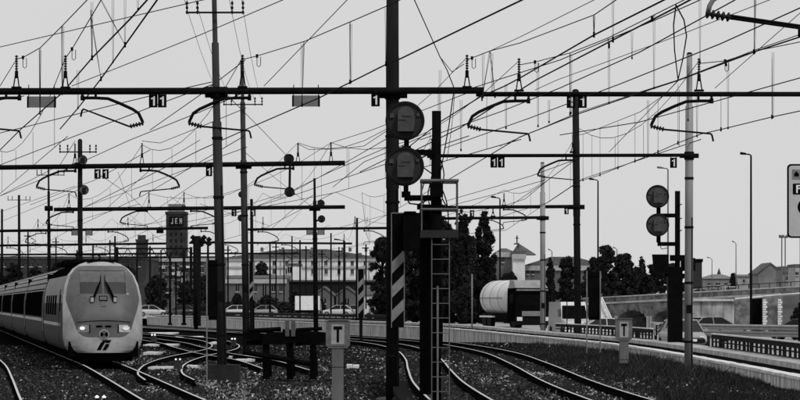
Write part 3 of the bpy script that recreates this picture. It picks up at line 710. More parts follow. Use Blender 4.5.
# ------------------------------------------------------------------ striped boards, black boards, T posts
STRW = mat('stripe_white', 0.2, 0.7, 0.2, var=0.3, scale=4)
def striped(x0, x1, y0, y1, D, label, ystripe, per, nst, post_to=None):
    t = empty('striped_marker_board', P((x0+x1)/2, post_to or y1, D), label, 'board', 'diagonal striped marker boards')
    k = D/F; w = (x1-x0)*k; c = P((x0+x1)/2, (y0+y1)/2, D)
    MB().box(c, (w,.04,(y1-y0)*k)).build('board', BLACK, t)
    for s in range(nst):
        yy = ystripe+s*per; hh = per*.48; rise = (x1-x0)*.95
        p = [P(x0+.4, yy, D-.025), P(x0+.4, yy+hh, D-.025), P(x1-.4, yy+hh-rise, D-.025), P(x1-.4, yy-rise, D-.025)]
        MB().add(p+[q+Vector((0,-.004,0)) for q in p], [(0,1,2,3),(7,6,5,4),(0,4,5,1),(1,5,6,2),(2,6,7,3),(3,7,4,0)]).build('stripe', STRW, t)
    for x in (x0, x1): MB().box(P(x, (y0+y1)/2, D-.01), (.9*k,.06,(y1-y0)*k)).build('edge_strip', GREYM, t)
    if post_to: MB().box(P((x0+x1)/2, (y1+post_to)/2, D+.08), (3.2*k,.1,(post_to-y0)*k*.5)).build('post', STEEL, t)
    return t
striped(391.5,404.3,213,327.5,D1-.15,'large diagonal striped board on the fat post, beside the signal',262,24.3,3)
MB().box(P(398,213,D1-.16),(13*D1/F,.06,.03)).build('top_strip', GREYM, [o for o in bpy.data.objects if o.get('label','').startswith('large diagonal')][0])
striped(357.8,364,269,318,180,'medium striped board on slim post left of the tree',283,12.6,3,338)
striped(249,253.5,262,300,220,'small striped board beside the second mast',285,9.5,2,333)
t = empty('black_signal_box', P(411,250,D1-.3), 'black box mounted between the fat post and the signal cage', 'box')
MB().box(P(411.5,232,D1-.4), (16*D1/F,.4,38*D1/F)).build('casing', BLACK, t); MB().box(P(410,212.5,D1-.4), (12*D1/F,.5,2*D1/F)).build('hood', BLACK, t); MB().box(P(402,225,D1-.35),(8*D1/F,.1,.1)).build('bracket', BLACK, t)
def black_board(x0, x1, y0, y1, posts, D, yb, label, pm):
    k = D/F; t = empty('black_board', P((x0+x1)/2, yb, D), label, 'board')
    MB().box(P((x0+x1)/2,(y0+y1)/2,D), ((x1-x0)*k,.05,(y1-y0)*k)).build('panel', BLACK, t)
    for z in (y0+4, y1-4): MB().box(P((x0+x1)/2,z,D-.04), ((x1-x0)*k,.03,1.2*k)).build('batten', BLACK, t)
    for x in posts: MB().tube([P(x,yb,D-.07), P(x,y0-1,D-.07)], .7*k, 8).build('post', pm, t)
black_board(208.5,217.5,260,320,(206.8,),82.0,383,'tall black board on thin pale post left of the steel mast',GREYM)
black_board(588.5,599.5,272,320,(586.8,600.2),120.0,353,'tall black board between two thin posts beside the grass bank',GREYM)
TB = mat('marker_box_grey', 0.13, 0.7, 0.2, var=0.3, scale=5)
TP = mat('marker_plate', 0.3, 0.7, 0.2, var=0.25, scale=5)
TPOST = mat('marker_post', 0.12, 0.75, 0.2, var=0.25, scale=3, streak=.2)
def t_marker(x0, x1, y0, y1, px0, px1, yb, D, label):
    k = D/F; w = (x1-x0)*k; h = (y1-y0)*k; c = P((x0+x1)/2,(y0+y1)/2,D)
    t = empty('t_marker', P((px0+px1)/2, yb, D), label, 'marker', 'T marker posts')
    b = MB(); M = face_cam((c.x, c.y+.12, c.z)); ch = w*.13
    b.prism([(-w/2+ch,-h/2),(w/2-ch,-h/2),(w/2,-h/2+ch),(w/2,h/2-ch*.4),(w/2-ch,h/2),(-w/2+ch,h/2),(-w/2,h/2-ch*.4),(-w/2,-h/2+ch)], M, .24); b.build('box', TB, t)
    f = MB(); f.prism(rrect(w*.74, h*.86, w*.06), face_cam((c.x, c.y-.122, c.z)), .012); f.build('face_plate', TB, t)
    f = MB(); f.prism(rrect(w*.54, h*.72, w*.02), face_cam((c.x, c.y-.136, c.z)), .006); f.build('letter_plate', TP, t)
    gl = MB(); glyph(gl, 'T', face_cam((c.x, c.y-.144, c.z)), w*.42, h*.58, .004); gl.build('letter', BLACK, t)
    MB().box(c+Vector((0,.02,h/2+.012)), (w*1.06,.34,.025)).build('lid', TB, t)
    p0 = P((px0+px1)/2, yb, D); pz = P(0, y1, D).z
    MB().box(Vector((p0.x, D, (p0.z+pz)/2)), ((px1-px0)*k,.2,pz-p0.z)).build('post', TPOST, t)
    zj = P(0, y1+19, D).z; MB().box((p0.x, D-.0, zj), ((px1-px0)*k+.012,.212,.012)).build('band', STEEL, t)
t_marker(326,350,320.5,348,332,343.5,406,66.0,'large T marker box on pale post in front of the buffer stop')
t_marker(615.5,632,319,340.5,619.5,628.5,363,102.0,'smaller T marker box on pale post on the grass bank')

# slim lone posts
def lone_post(x, y0, y1, D, w, m, label):
    t = empty('slim_post', P(x, y1, D), label, 'post')
    MB().tube([P(x,y1,D), P(x,y0,D)], w/2*D/F, 8).build('shaft', m, t, True)
    MB().tube([P(x,y1+.2,D), P(x,y1-2,D)], w*.9*D/F, 8).build('foot', m, t)
lone_post(472, 274, 332, 179.5, 1.5, GREYM, 'thin pale post behind the wall left of the tanker truck')
lone_post(567, 300, 338, 150, 1.0, STEEL, 'thin dark rod on the wall between the two slim poles')
lone_post(184, 248, 325, 300, 3, STEEL, 'dark post below the brick tower')
lone_post(300, 240, 318, 380, 1.6, STEEL, 'thin dark mast in front of the pale building, left')
lone_post(331, 233, 318, 380, 1.6, STEEL, 'thin dark mast in front of the pale building, centre')
lone_post(292, 236, 318, 385, 1.4, STEEL, 'thinnest dark mast in front of the low cornice building')
lone_post(137, 252, 318, 390, 2.2, STEEL, 'dark mast just right of the train roof')
lone_post(170, 256, 325, 300, 2.4, STEEL, 'dark mast right of the train nose')
FARLB = ['left of the first mast over the coaches','over the second coach','between the train roof and the short tower','left of the brick tower foot','under the brick tower','right of the steel mast','left of the slim post, taller','left of the slim post, shorter','directly left of the slim post','directly right of the slim post','before the pale building centre','beside the medium striped board','right of the train nose','beside the tall black board']
for im_, (x, yt_, D, w_) in enumerate(((28,232,400,1.6),(56,238,420,1.5),(110,240,430,1.6),(150,246,420,1.8),(161,250,410,1.6),(228,246,400,1.8),(276,243,410,1.6),(284,250,420,1.4),(306,246,400,1.6),(322,250,390,1.5),(339,247,410,1.5),(366,244,400,1.6),(176,262,330,2.0),(214,262,330,2.0))):
    t = empty('far_mast', P(x,317,D), 'thin far mast '+FARLB[im_], 'mast', 'thin masts far in the yard')
    MB().tube([P(x,317.5,D), P(x,yt_,D)], w_/2*D/F, 6).build('shaft', STEEL, t); MB().tube([P(x-4,yt_+4,D), P(x+3,yt_+4,D)], .07, 4).build('crossarm', STEEL, t)
    MB().tube([P(x+3,yt_+6,D), P(x+8,yt_+9,D), P(x+4,yt_+11,D)], .06, 4).build('bracket', STEEL, t)
# pole with clutter of lamps below the tower
t = empty('equipment_mast', P(197,326,290), 'thick dark mast with lamps left of the black board', 'mast')
MB().tube([P(197,326,290), P(197,236,290)], .38, 8).build('shaft', STEEL, t)
for x, y_ in ((193,240),(201,243),(204,240),(209,242)): MB().ribbed(P(x,y_+4,290), P(x,y_-5,290), .28, 2, 8).build('lamp', STEEL, t)
MB().tube([P(189,243,290),P(211,243,290)], .1, 6).build('crossarm', STEEL, t)

# ------------------------------------------------------------------ buffer stop, dwarf signals, white trough lids, platform cabinet
DB = 92.0; k = DB/F
TIMB = mat('tarred_timber', 0.004, 0.9, 0.02, var=0.5, scale=3, bump=.3)
t = empty('buffer_stop', P(285, 378, DB), 'dark timber buffer stop left of the large T marker', 'buffer stop')
for (xa_, xb_, ya_, yb_, hh_, dz_) in ((243,272,335,338,8,0),(262,301,339,337,11,-.12),(283,326,333.5,336.5,9,.12),(246,268,343,342,5,.1),(296,322,343.5,341.5,5,-.05)):
    p_, q_ = P(xa_,ya_,DB+dz_), P(xb_,yb_,DB+dz_); e_ = Vector((0,.17,0)); z_ = Vector((0,0,hh_*k/2))
    MB().hexa([p_-e_-z_, q_-e_-z_, q_+e_-z_, p_+e_-z_, p_-e_+z_, q_-e_+z_*.9, q_+e_+z_*.9, p_+e_+z_]).build('buffer_timber', TIMB, t)
MB().tube([P(247,331,DB+.1),P(281,329,DB+.1)], .07, 5).build('top_rail', TIMB, t); MB().tube([P(296,330,DB+.1),P(322,328.5,DB+.1)], .06, 5).build('top_rail', TIMB, t)
for x in (266, 290, 313):
    MB().box(P(x,360,DB), (6.5*k,.3,38*k)).build('leg', TIMB, t)
    a = P(x,345,DB+.2); MB().tube([a, a+Vector((0,2.2,-.95))], .1, 6).build('brace', TIMB, t)
for x in (287.3, 293.3):
    p = P(x,325,DB-.25); MB().box(p+Vector((0,0,-.1)), (4*k,.2,16*k)).build('stub_post', mat('stub_grey', .1, .8, .2), t)
MB().tube([P(243,352,DB-.3), P(310,364,DB-.5)], .09, 6).build('lower_rail', TIMB, t)
def dwarf(x, y, D, w, h, label):
    k = D/F; t = empty('dwarf_signal', P(x, y, D), label, 'signal', 'dwarf signals between the tracks')
    MB().box(P(x, y-h/2, D), (w*k,.25,h*k), taper=.92).build('case', DISC, t)
    for s in (-1, 1):
        g = MB(); g.prism(circle(.9*k, 12), face_cam(P(x+s*w*.26, y-h-1.2, D-.1)), .06); g.build('lens', mat('lit_lens', .8, .4, .4, var=0, emit=.6), t)
        MB().box(P(x+s*w*.26, y-h-1.0, D+.05), (2.6*k,.22,2.8*k)).build('lens_hood', DISC, t)
dwarf(178, 369, 100, 8, 8.5, 'nearest dwarf signal with two white lights, beside the turnout')
dwarf(233.5, 346, 152, 5.5, 6, 'small dwarf signal with two white lights right of the steel mast')
dwarf(153.5, 342, 168, 5.5, 6, 'small dwarf signal right of the train nose')
LIDM = mat('white_trough_lid', 0.62, 0.8, 0.2, var=0.25, scale=3)
lids = [(143,172,333.5,'nearest the distant wall, right of the train'),(172,199,337.5,'continuing right from the train lid row'),(143,175,345,'beside the train nose, middle row'),(148,173,367.5,'left of the nearest dwarf signal'),(183,197.5,366.5,'right of the nearest dwarf signal'),(228,262,356.5,'upper of the pair behind the mast plinth'),(234,256,360,'lower of the pair behind the mast plinth'),(143,158,353,'lowest beside the train nose'),(346,359,366,'small one right of the large T marker'),(209,219,343,'between black board and steel mast')]
for x0, x1, y_, lb in lids:
    D = F*(EYE+.12)/(y_-HOR); a = P(x0, y_, D); b = P(x1, y_, D); dd = max(.5, 1.8/F*D*D/(2.3)*.55)
    t = empty('cable_trough', (a.x, D, -.2), 'white concrete cable trough lid '+lb, 'trough', 'white cable trough lids')
    n = max(2, int((b.x-a.x)/.55)); w = (b.x-a.x)/n
    for i in range(n):
        MB().box((a.x+w*(i+.5), D+dd/2+random.uniform(-.08,.08), -.16+random.uniform(-.012,.012)), (w-.025, dd, .13), random.uniform(-.02,.02)).build('lid_slab', LIDM, t)
# little white lamp posts seen as bright dots
for x, y_, D in ((97,398,70.5),(104,396.5,71.5)):
    t = empty('marker_lamp', P(x,402,D), 'small lit white ground lamp %s at the bottom left' % ('nearer' if x == 97 else 'farther'), 'lamp')
    MB().tube([P(x,402,D), P(x,398,D)], .03, 6).build('stem', STEEL, t)
    g = MB(); g.ribbed(P(x,398.5,D), P(x,395.2,D), .05, 1, 10); g.build('lens', MATS['lit_lens'], t)
# steel drop plate in front of the mast
t = empty('drip_tray', P(207,384,82), 'curved pale tray at the foot of the thin post', 'tray')
MB().tube(spline([P(199,384,82),P(206,386,81.5),P(213,384.5,82),P(216,381,82.5)],4), .035, 6).build('rim', GREYM, t)

# ------------------------------------------------------------------ high-speed train
TSIDE = mat('train_side_grey', 0.06, 0.7, 0.04, var=0.15, scale=1.5)
TROOF = mat('train_roof', 0.26, 0.7, 0.15, var=0.2, scale=1.2, streak=1)
TBORD = mat('train_white', 0.38, 0.5, 0.3, var=0.3, scale=1.5)
TFACE = mat('train_face_grey', 0.095, 0.5, 0.3, var=0.32, scale=1.1)
TDARK = mat('train_underframe', 0.003, 0.9, 0.0, var=0.3)
TWIN = mat('train_window', 0.003, 0.8, 0.0, var=0)
TSTR = mat('train_stripe', 0.4, 0.5, 0.3, var=0.5, scale=2)
PROF = [(1.12,.42),(1.26,.5),(1.36,.66),(1.42,.9),(1.43,1.1),(1.43,1.5),(1.43,2.0),(1.40,2.45),(1.33,2.85),(1.2,3.2),(1.0,3.45),(.75,3.62),(.5,3.70)]
PZ = np.array([p[1] for p in PROF]); PX = np.array([p[0] for p in PROF])
def hw(z): return float(np.interp(z, PZ, PX))
def s0(z): return 0.12*max(0,1.0-z)**2+.06+0.10*max(0,z-1.0)+(0.42*max(0,z-1.6)**1.6)+.5*max(0,z-3.3)
def sface(x, z):
    u = abs(x)/hw(z); return s0(z)+.16*u*u+.75*u**5*(1.0 if z < 2.6 else 1.0)
k_ = .155; tl = math.atan(k_)
def vehicle(s, name, label, cat):
    """Empty whose local +y runs backwards along the train"""
    d = Vector((-k_, 1, 0)).normalized(); b = Vector((-10.55, 107.0, 0))+d*s
    return empty(name, b, label, cat, None, rz=math.atan2(d.y, d.x)-math.pi/2)
def shell(ya, yb, lo, hi, side, grow=0.0):
    """body side strip between two heights"""
    zs = sorted(set([lo, hi]+[z for z in PZ if lo < z < hi])); mb = MB()
    for z in zs:
        w = hw(z)+grow; f = ya(z) if callable(ya) else ya
        mb.v += [(side*w, f, z), (side*w, yb, z)]
    for i in range(len(zs)-1): mb.f.append((2*i, 2*i+1, 2*i+3, 2*i+2))
    return mb
LOCO = vehicle(0, 'train_power_car', 'leading power car of the high-speed train with rounded nose and lit headlight', 'train')
def inpanel(x, z):
    if z < .98: return False
    lim = min(hw(z)*.93, .93+.42*sstep(.9, 2.6, z)); r = .35
    if z < .98+r: lim -= r-math.sqrt(max(0, r*r-(.98+r-z)**2))
    if z > 3.55: return False
    return abs(x) < lim
regs = {k_n: MB() for k_n in ('nose_shell', 'nose_panel', 'windshield_a', 'windshield_b', 'windshield_lower_a', 'windshield_lower_b')}
NX, NZ = 150, 190
zz = np.linspace(.42, 3.70, NZ+1)
for j in range(NZ):
    for i in range(NX):
        us = (-1+2*i/NX, -1+2*(i+1)/NX); c = []
        for (u, z) in ((us[0],zz[j]),(us[1],zz[j]),(us[1],zz[j+1]),(us[0],zz[j+1])):
            x = u*hw(z); c.append((x, sface(x, z), z))
        xm = (c[0][0]+c[2][0])/2; zm = (zz[j]+zz[j+1])/2
        if .035 < abs(xm) < .82 and 2.52 < zm < 3.38: rg = ('windshield_' if zm > 2.95 else 'windshield_lower_')+('a' if xm < 0 else 'b')
        elif inpanel(xm, zm): rg = 'nose_panel'
        else: rg = 'nose_shell'
        dy = (.045 if rg.startswith('wind') else (.012 if rg == 'nose_panel' else 0))
        regs[rg].add([(a, b+dy, cz) for a, b, cz in c], [(0,1,2,3)])
WS1 = mat('windshield_upper', 0.1, 0.3, 0.4, var=0.2); WS2 = mat('windshield_lower', 0.025, 0.3, 0.5, var=0.2)  # upper panes are lighter: a reflection put into their colour
for nme, m in (('nose_shell', TBORD), ('nose_panel', TFACE), ('windshield_a', WS1), ('windshield_b', WS1), ('windshield_lower_a', WS2), ('windshield_lower_b', WS2)):
    regs[nme].build(nme[:-2] if nme[-2] == '_' else nme, m, LOCO, True, local=True)
LL = 20.0
for side in (-1, 1):
    shell(lambda z: sface(hw(z), z), LL, .42, 2.2, side).build('body_side', TSIDE, LOCO, True, local=True)
    shell(lambda z: sface(hw(z), z), LL, 2.2, 3.20, side).build('roof_side', TROOF, LOCO, True, local=True)
    shell(lambda z: sface(hw(z), z), 2.9, 3.2, 3.70, side).build('roof_shoulder', TROOF, LOCO, True, local=True)
    shell(2.9, LL, 3.2, 3.70, side).build('roof_well', TDARK, LOCO, True, local=True)
    shell(lambda z: sface(hw(z), z)+2.3, LL, 1.35, 1.47, side, .006).build('stripe', TSTR, LOCO, local=True)
    shell(3.9, 4.7, .6, 2.7, side, .008).build('cab_door', TSIDE, LOCO, local=True)
    for yy in (3.88, 4.72): shell(yy-.02, yy+.02, .6, 2.7, side, .012).build('door_seam', TDARK, LOCO, local=True)
    for yy in np.arange(7, 18, 2.2): shell(yy, yy+1.5, 1.75, 2.5, side, .008).build('grille', TWIN, LOCO, local=True)
    shell(3.0, 3.6, 1.9, 2.5, side, .01).build('cab_window', TWIN, LOCO, local=True)
MB().add([(-.5,1.9,3.70),(.5,1.9,3.70),(.5,LL,3.70),(-.5,LL,3.70)], [(0,1,2,3)]).build('roof', TDARK, LOCO, local=True)
for yy, h, l in ((4.2,.1,2.4),(7.4,.14,2.6),(11.5,.2,4.0),(16.6,.16,3.0)):
    MB().box((-.1,yy+l/2,3.7+h/2), (1.7,l,h), taper=.9).build('roof_equipment', TDARK, LOCO, local=True)
pan = MB()
for sx in (-.45, .45): pan.tube([(sx,12.0,3.9),(sx,10.6,4.02),(sx,12.6,4.1)], .03, 5)
pan.tube([(-.8,12.6,4.12),(.8,12.6,4.12)], .04, 6); pan.build('folded_pantograph', TDARK, LOCO, local=True)
MB().add([(-1.36,LL,.45),(1.36,LL,.45),(1.33,LL,2.85),(.5,LL,3.69),(-.5,LL,3.69),(-1.33,LL,2.85)], [(5,4,3,2,1,0)]).build('rear_wall', TDARK, LOCO, local=True)
# lower skirt, plough, coupler hatch
pl = MB()
pts = [(x, sface(x, .42)) for x in np.linspace(-1.1, 1.1, 15)]
for x, yv in pts: pl.v += [(x, yv+.03, .44), (x*.97, yv+.2, .12)]
for i in range(14): pl.f.append((2*i, 2*i+2, 2*i+3, 2*i+1))
pl.build('plough', TDARK, LOCO, local=True)
def on_face(x, z, dy=0.0): return Vector((x, sface(x, z)+dy, z))
def decal(name, poly, m, parent, lift=.015, th=.012):
    """flat piece that follows the curved nose"""
    mb = MB(); n = len(poly); a = [on_face(x, z, -lift) for x, z in poly]; b = [on_face(x, z, -lift+th) for x, z in poly]
    mb.add(a+b, [tuple(range(n)), tuple(range(n, 2*n))[::-1]]+[(i, n+i, n+(i+1) % n, (i+1) % n) for i in range(n)])
    return mb.build(name, m, parent, local=True)
LMP = mat('headlamp_lit', .9, .3, .5, var=0, emit=.5); LMC = mat('headlamp_cover', .2, .15, .6, var=.1); LMR = mat('headlamp_reflection', .5, .2, .6, var=0.1)  # right headlight cover is paler, its reflection put into the colour
for sx in (-1, 1):
    decal('panel_joint', [(sx*.62,1.58),(sx*.632,1.58),(sx*.662,2.42),(sx*.65,2.42)], WS2, LOCO, .006, .005)
decal('panel_joint', [(-1.1,2.43),(1.1,2.43),(1.1,2.445),(-1.1,2.445)], WS2, LOCO, .006, .005)
decal('panel_joint', [(-.9,.955),(.9,.955),(.9,.985),(-.9,.985)], TDARK, LOCO, .006, .005)
hl = decal('headlight', [(-.93,1.16),(-.52,1.16),(-.52,1.42),(-.84,1.42),(-.93,1.34)], LMC, LOCO)
decal('lamp', [(-.77+.09*math.cos(a), 1.3+.06*math.sin(a)) for a in np.linspace(0, 2*math.pi, 16, False)], LMP, hl, .032)
decal('frame', [(-.53,1.15),(-.49,1.15),(-.49,1.43),(-.53,1.43)], TDARK, hl, .03)
hr = decal('headlight', [(.52,1.16),(.93,1.16),(.93,1.34),(.84,1.42),(.52,1.42)], LMR, LOCO)
decal('lamp', [(.78+.12*math.cos(a), 1.3+.075*math.sin(a)) for a in np.linspace(0, 2*math.pi, 16, False)], mat('headlamp_soft', .9, .3, .5, var=0, emit=.0), hr, .032)
decal('frame', [(.49,1.15),(.53,1.15),(.53,1.43),(.49,1.43)], TDARK, hr, .03)
decal('vent', [(-.28,1.34),(-.06,1.34),(-.06,1.40),(-.28,1.40)], TDARK, LOCO); decal('vent', [(.04,1.34),(.26,1.34),(.26,1.40),(.04,1.40)], TDARK, LOCO)
decal('panel_seam', [(x, 1.5+.06*(1-(x/.95)**2)) for x in np.linspace(-.95,.95,12)]+[(x, 1.52+.06*(1-(x/.95)**2)) for x in np.linspace(.95,-.95,12)], TDARK, LOCO, .006, .005)
em = decal('emblem', circle(.175, 28, 0, 1.08), TBORD, LOCO, .03, .02)
decal('emblem_field', circle(.145, 28, 0, 1.08), TFACE, em, .036, .006)
for sx in (-1, 1): decal('emblem_wedge', [(0,1.08),(sx*.1,1.17),(sx*.135,1.12),(sx*.135,1.04),(sx*.1,.99)], TDARK, em, .042, .005)
lg = decal('logo', [(-.26,.52),(-.12,.52),(.02,.78),(.08,.84),(-.04,.84),(-.12,.78)], TDARK, LOCO)
decal('logo_stroke', [(-.06,.52),(.06,.52),(.13,.6),(.2,.74),(.06,.74),(.0,.62)], TDARK, lg); decal('logo_top', [(.06,.78),(.2,.78),(.26,.88),(-.02,.88),(-.1,.85),(.06,.85)], TDARK, lg)
decal('number_frame', [(-.16,2.28),(.14,2.28),(.14,2.46),(-.16,2.46)], TDARK, LOCO); decal('number_panel', [(-.13,2.31),(.11,2.31),(.11,2.43),(-.13,2.43)], TFACE, LOCO, .022)
decal('hatch', [(-.1,2.08),(.08,2.08),(.08,2.26),(-.1,2.26)], WS2, LOCO)
decal('windshield_line', [(-.82,2.94),(.82,2.94),(.82,2.975),(-.82,2.975)], TFACE, LOCO, -.02, .01)
for sx in (-1, 1):
    decal('window_post', [(sx*.84,2.5),(sx*.92,2.5),(sx*.92,3.36),(sx*.84,3.36)], TBORD if sx > 0 else TFACE, LOCO, .012)
    w = MB(); w.tube([on_face(sx*.36,2.36,-.1), on_face(sx*.2,2.75,-.09), on_face(sx*.08,3.0,-.07)], [.05,.045,.022], 6)
    w.tube([on_face(sx*.08,2.98,-.07), on_face(sx*.07,3.2,-.06)], .015, 5); w.box(on_face(sx*.4,2.34,-.05), (.16,.1,.2)); w.build('wiper', TDARK, LOCO, local=True)
    w = MB(); w.box(on_face(sx*.41,2.32,-.09), (.11,.06,.16)); w.build('wiper_motor_cover', TBORD, LOCO, local=True)
for yy in (3.0, 5.6, 14.5, 17.1):
    for side in (-1, 1):
        w = MB(); w.tube([(side*.78,yy,.52),(side*.66,yy,.52)], .5, 18); w.build('wheel', TDARK, LOCO, local=True)
MB().box((0,10,.55), (2.5,19,.55)).build('underframe', TDARK, LOCO, local=True)
def coach(s, label):
    c = vehicle(s, 'train_coach', label, 'train'); L = 26.0
    c['group'] = 'coaches of the high-speed train'
    for side in (-1, 1):
        shell(0.25, L, .42, 2.35, side).build('body_side', TSIDE, c, True, local=True)
        shell(0.25, L, 2.35, 3.70, side).build('roof_side', TROOF, c, True, local=True)
        shell(2.2, L-.6, 1.62, 2.72, side, .01).build('window_band', TWIN, c, local=True)
        shell(.3, L, 1.42, 1.55, side, .008).build('stripe', TSTR, c, local=True)
        shell(1.0, 1.9, .7, 2.7, side, .012).build('door', TSTR if False else TSIDE, c, local=True)
        for yy in (.98, 1.92): shell(yy-.03, yy+.03, .7, 2.7, side, .016).build('door_seam', TDARK, c, local=True)
        shell(.25, .6, 1.0, 3.0, side, .012).build('end_panel', TBORD, c, local=True)
        for zz_ in (2.8, 3.05, 3.28, 3.48, 3.62): shell(.3, L, zz_-.022, zz_+.022, side, .01).build('roof_rib', TDARK, c, local=True)
        shell(.25, L, .2, .5, side, -.04).build('skirt', TDARK, c, local=True)
    MB().add([(-.5,.25,3.70),(.5,.25,3.70),(.5,L,3.70),(-.5,L,3.70)], [(0,1,2,3)]).build('roof', TROOF, c, local=True)
    for yy in (.25, L): MB().add([(-1.36,yy,.45),(1.36,yy,.45),(1.33,yy,2.85),(.5,yy,3.69),(-.5,yy,3.69),(-1.33,yy,2.85)], [(0,1,2,3,4,5)]).build('end_wall', TDARK, c, local=True)
    MB().box((0,0,1.9), (2.5,.6,3.0)).build('gangway_bellows', TDARK, c, local=True)
    for yy in (3.2, 5.8, L-5.8, L-3.2):
        for side in (-1, 1): MB().tube([(side*.78,yy,.46),(side*.66,yy,.46)], .45, 16).build('wheel', TDARK, c, local=True)
    MB().box((0,L/2,.5), (2.4,L-1,.5)).build('underframe', TDARK, c, local=True)
for i, lb in enumerate(('first','second','third','fourth','fifth')):
    coach(20.35+26.35*i, lb+' coach behind the power car, dark window band and ribbed roof')

# ------------------------------------------------------------------ buildings
FAC = mat('pale_facade', 0.6, 0.85, 0.2, var=0.35, scale=.25); FACG = mat('grey_facade', 0.1, 0.85, 0.2, var=0.3, scale=.4)
FACM = mat('mid_facade', 0.12, 0.85, 0.2, var=0.3, scale=.4)
ROOFD = mat('tiled_roof', 0.055, 0.9, 0.2, var=0.35, scale=.8); ROOFG = mat('grey_roof', 0.09, 0.9, 0.2, var=0.3, scale=.8)
WINM = mat('window_dark', 0.006, 0.5, 0.1, var=0.3); SHUT = mat('window_frame', 0.35, .8, .2); BRICK = mat('brick_tower', 0.03, 0.9, 0.2, var=0.4, scale=.5)
def building(name, label, cat, x0, x1, yt, yb, D, depth, wm, rm, roof='hip', rh=6, wins=(), cornice=True, cm=None):
    a = P(x0, yb, D); b = P(x1, yt, D); zb = min(a.z, .2); w = b.x-a.x; zt = b.z; cx = (a.x+b.x)/2; k = D/F
    t = empty(name, (cx, D+depth/2, zb), label, cat)
    MB().box((cx, D+depth/2, (zb+zt)/2), (w, depth, zt-zb)).build('wall', wm, t)
    e = .012*w+.2; h = rh*k
    if roof == 'hip':
        r = MB(); i = min(w*.35, depth/2)
        r.add([(a.x-e,D-e,zt+.05),(b.x+e,D-e,zt+.05),(b.x+e,D+depth+e,zt+.05),(a.x-e,D+depth+e,zt+.05),(a.x+i,D+depth/2,zt+h),(b.x-i,D+depth/2,zt+h)], [(0,1,5,4),(1,2,5),(2,3,4,5),(3,0,4),(3,2,1,0)]); r.build('roof', rm, t)
    elif roof == 'gable':     # ridge runs away from the camera
        r = MB(); r.add([(a.x,D,zt),(b.x,D,zt),(cx,D,zt+h),(a.x,D+depth,zt),(b.x,D+depth,zt),(cx,D+depth,zt+h)], [(0,1,2),(5,4,3)]); r.build('gable_wall', wm, t)
        r = MB(); q = .25
        for s, xe in ((-1,a.x-e),(1,b.x+e)): r.add([(xe,D-e,zt-.1),(cx,D-e,zt+h+.05),(cx,D+depth,zt+h+.05),(xe,D+depth,zt-.1),(xe,D-e,zt+q-.1),(cx,D-e,zt+h+q+.05),(cx,D+depth,zt+h+q+.05),(xe,D+depth,zt+q-.1)], [(0,1,2,3),(7,6,5,4),(0,4,5,1),(1,5,6,2),(2,6,7,3),(3,7,4,0)])
        r.build('roof', rm, t)
    elif roof == 'shed':
        r = MB(); r.hexa([(a.x-e,D-e,zt+.02),(b.x+e,D-e,zt+.02),(b.x+e,D+depth+e,zt+.02),(a.x-e,D+depth+e,zt+.02),(a.x-e,D-e,zt+.25),(b.x+e,D-e,zt+.25),(b.x+e,D+depth+e,zt+h),(a.x-e,D+depth+e,zt+h)]); r.build('roof', rm, t)
    else:
        MB().box((cx, D+depth/2, zt+.25), (w+.3, depth+.3, .5)).build('roof', rm, t)
    if cornice: MB().box((cx, D-.15, zt-.3), (w+.3,.4,.7)).build('cornice', cm or SHUT, t)
    for (wx, wy, ww, wh) in wins:
        c = P(wx, wy, D); o = MB().box((c.x, D-.02, c.z), (ww*k, .1, wh*k)).build('window', WINM, t)
        MB().box((c.x, D-.1, c.z-wh*k/2-.08), (ww*k*1.3, .3, .16)).build('sill', SHUT, o)
        MB().box((c.x, D-.08, c.z), (ww*k*.08, .06, wh*k)).build('mullion', SHUT, o)
    return t
big = []
for x in np.arange(248, 372, 13.0):
    for y_ in (262.8, 271.5): big.append((float(x)+random.uniform(-.3,.3), y_, 2.9, 4.8))
building('long_building', 'long pale building with two rows of dark windows on the skyline', 'building', 226, 379, 258, 309, 700, 30, FAC, ROOFD, 'hip', 10, big)
t = [o for o in bpy.data.objects if o.get('label','').startswith('long pale')][0]
for x in (254.5,280.5,319.5,345.5,369): MB().box(P(x,272,699.8), (.5*.23,.15,26*.23)).build('drainpipe', ROOFG, t)
MB().box(P(302,267.2,699.7), (152*.233,.25,.35)).build('band_course', SHUT, t)
for x in (272,296,322,338,360): MB().box(P(x,254.5,703), (3.4*.23,3,3*.23)).build('dormer', FACM, t)
for x in (262,283,312,343,350,366): MB().box(P(x,249.5,704), (3*.23,1,4.2*.23)).build('chimney', FACM, t)
building('station_building', 'dark two-storey building with pale cornice behind the second mast', 'building', 224, 286, 279.5, 312, 500, 14, FACG, ROOFG, 'shed', 5, [(237.5,288,3.2,7),(255,288,3.2,7),(264.5,290,3.4,11),(273.5,288,3.2,7),(281,288,2.6,7)])
building('annex_building', 'white small block with square dark windows above the cornice building', 'building', 287, 300, 266, 312, 560, 10, FAC, ROOFG, 'flat', 2, [(289.5,270,4,6)], False)
building('shed', 'left dark gabled shed left of the striped board', 'shed', 314, 334, 296, 312, 470, 16, FACG, ROOFG, 'gable', 8, [(324,301,4,5)], False)
building('shed', 'right dark gabled shed touching the striped board', 'shed', 336, 358, 296, 312, 472, 16, FACG, ROOFG, 'gable', 8, [(347,301,4,5)], False)
building('open_shed', 'long dark flat-roofed shed in front of the pale building', 'shed', 286, 385, 282, 300, 520, 20, mat('shed_dark',.012,.9,.1,var=.4), ROOFD, 'shed', 3, [], False)
building('depot', 'low depot with pale sloping roof beside the fat post', 'building', 362, 388, 296, 312, 450, 10, FAC, ROOFG, 'shed', 11, [(371,303,3,3),(378,303,3,3)], False)
wl = []
for r_ in range(5):
    for c_ in range(11):
        if random.random() < .9: wl.append((150+c_*5.2+random.uniform(-.5,.5), 264+r_*6.6, random.choice((2.2,2.8,3.2)), 3.6))
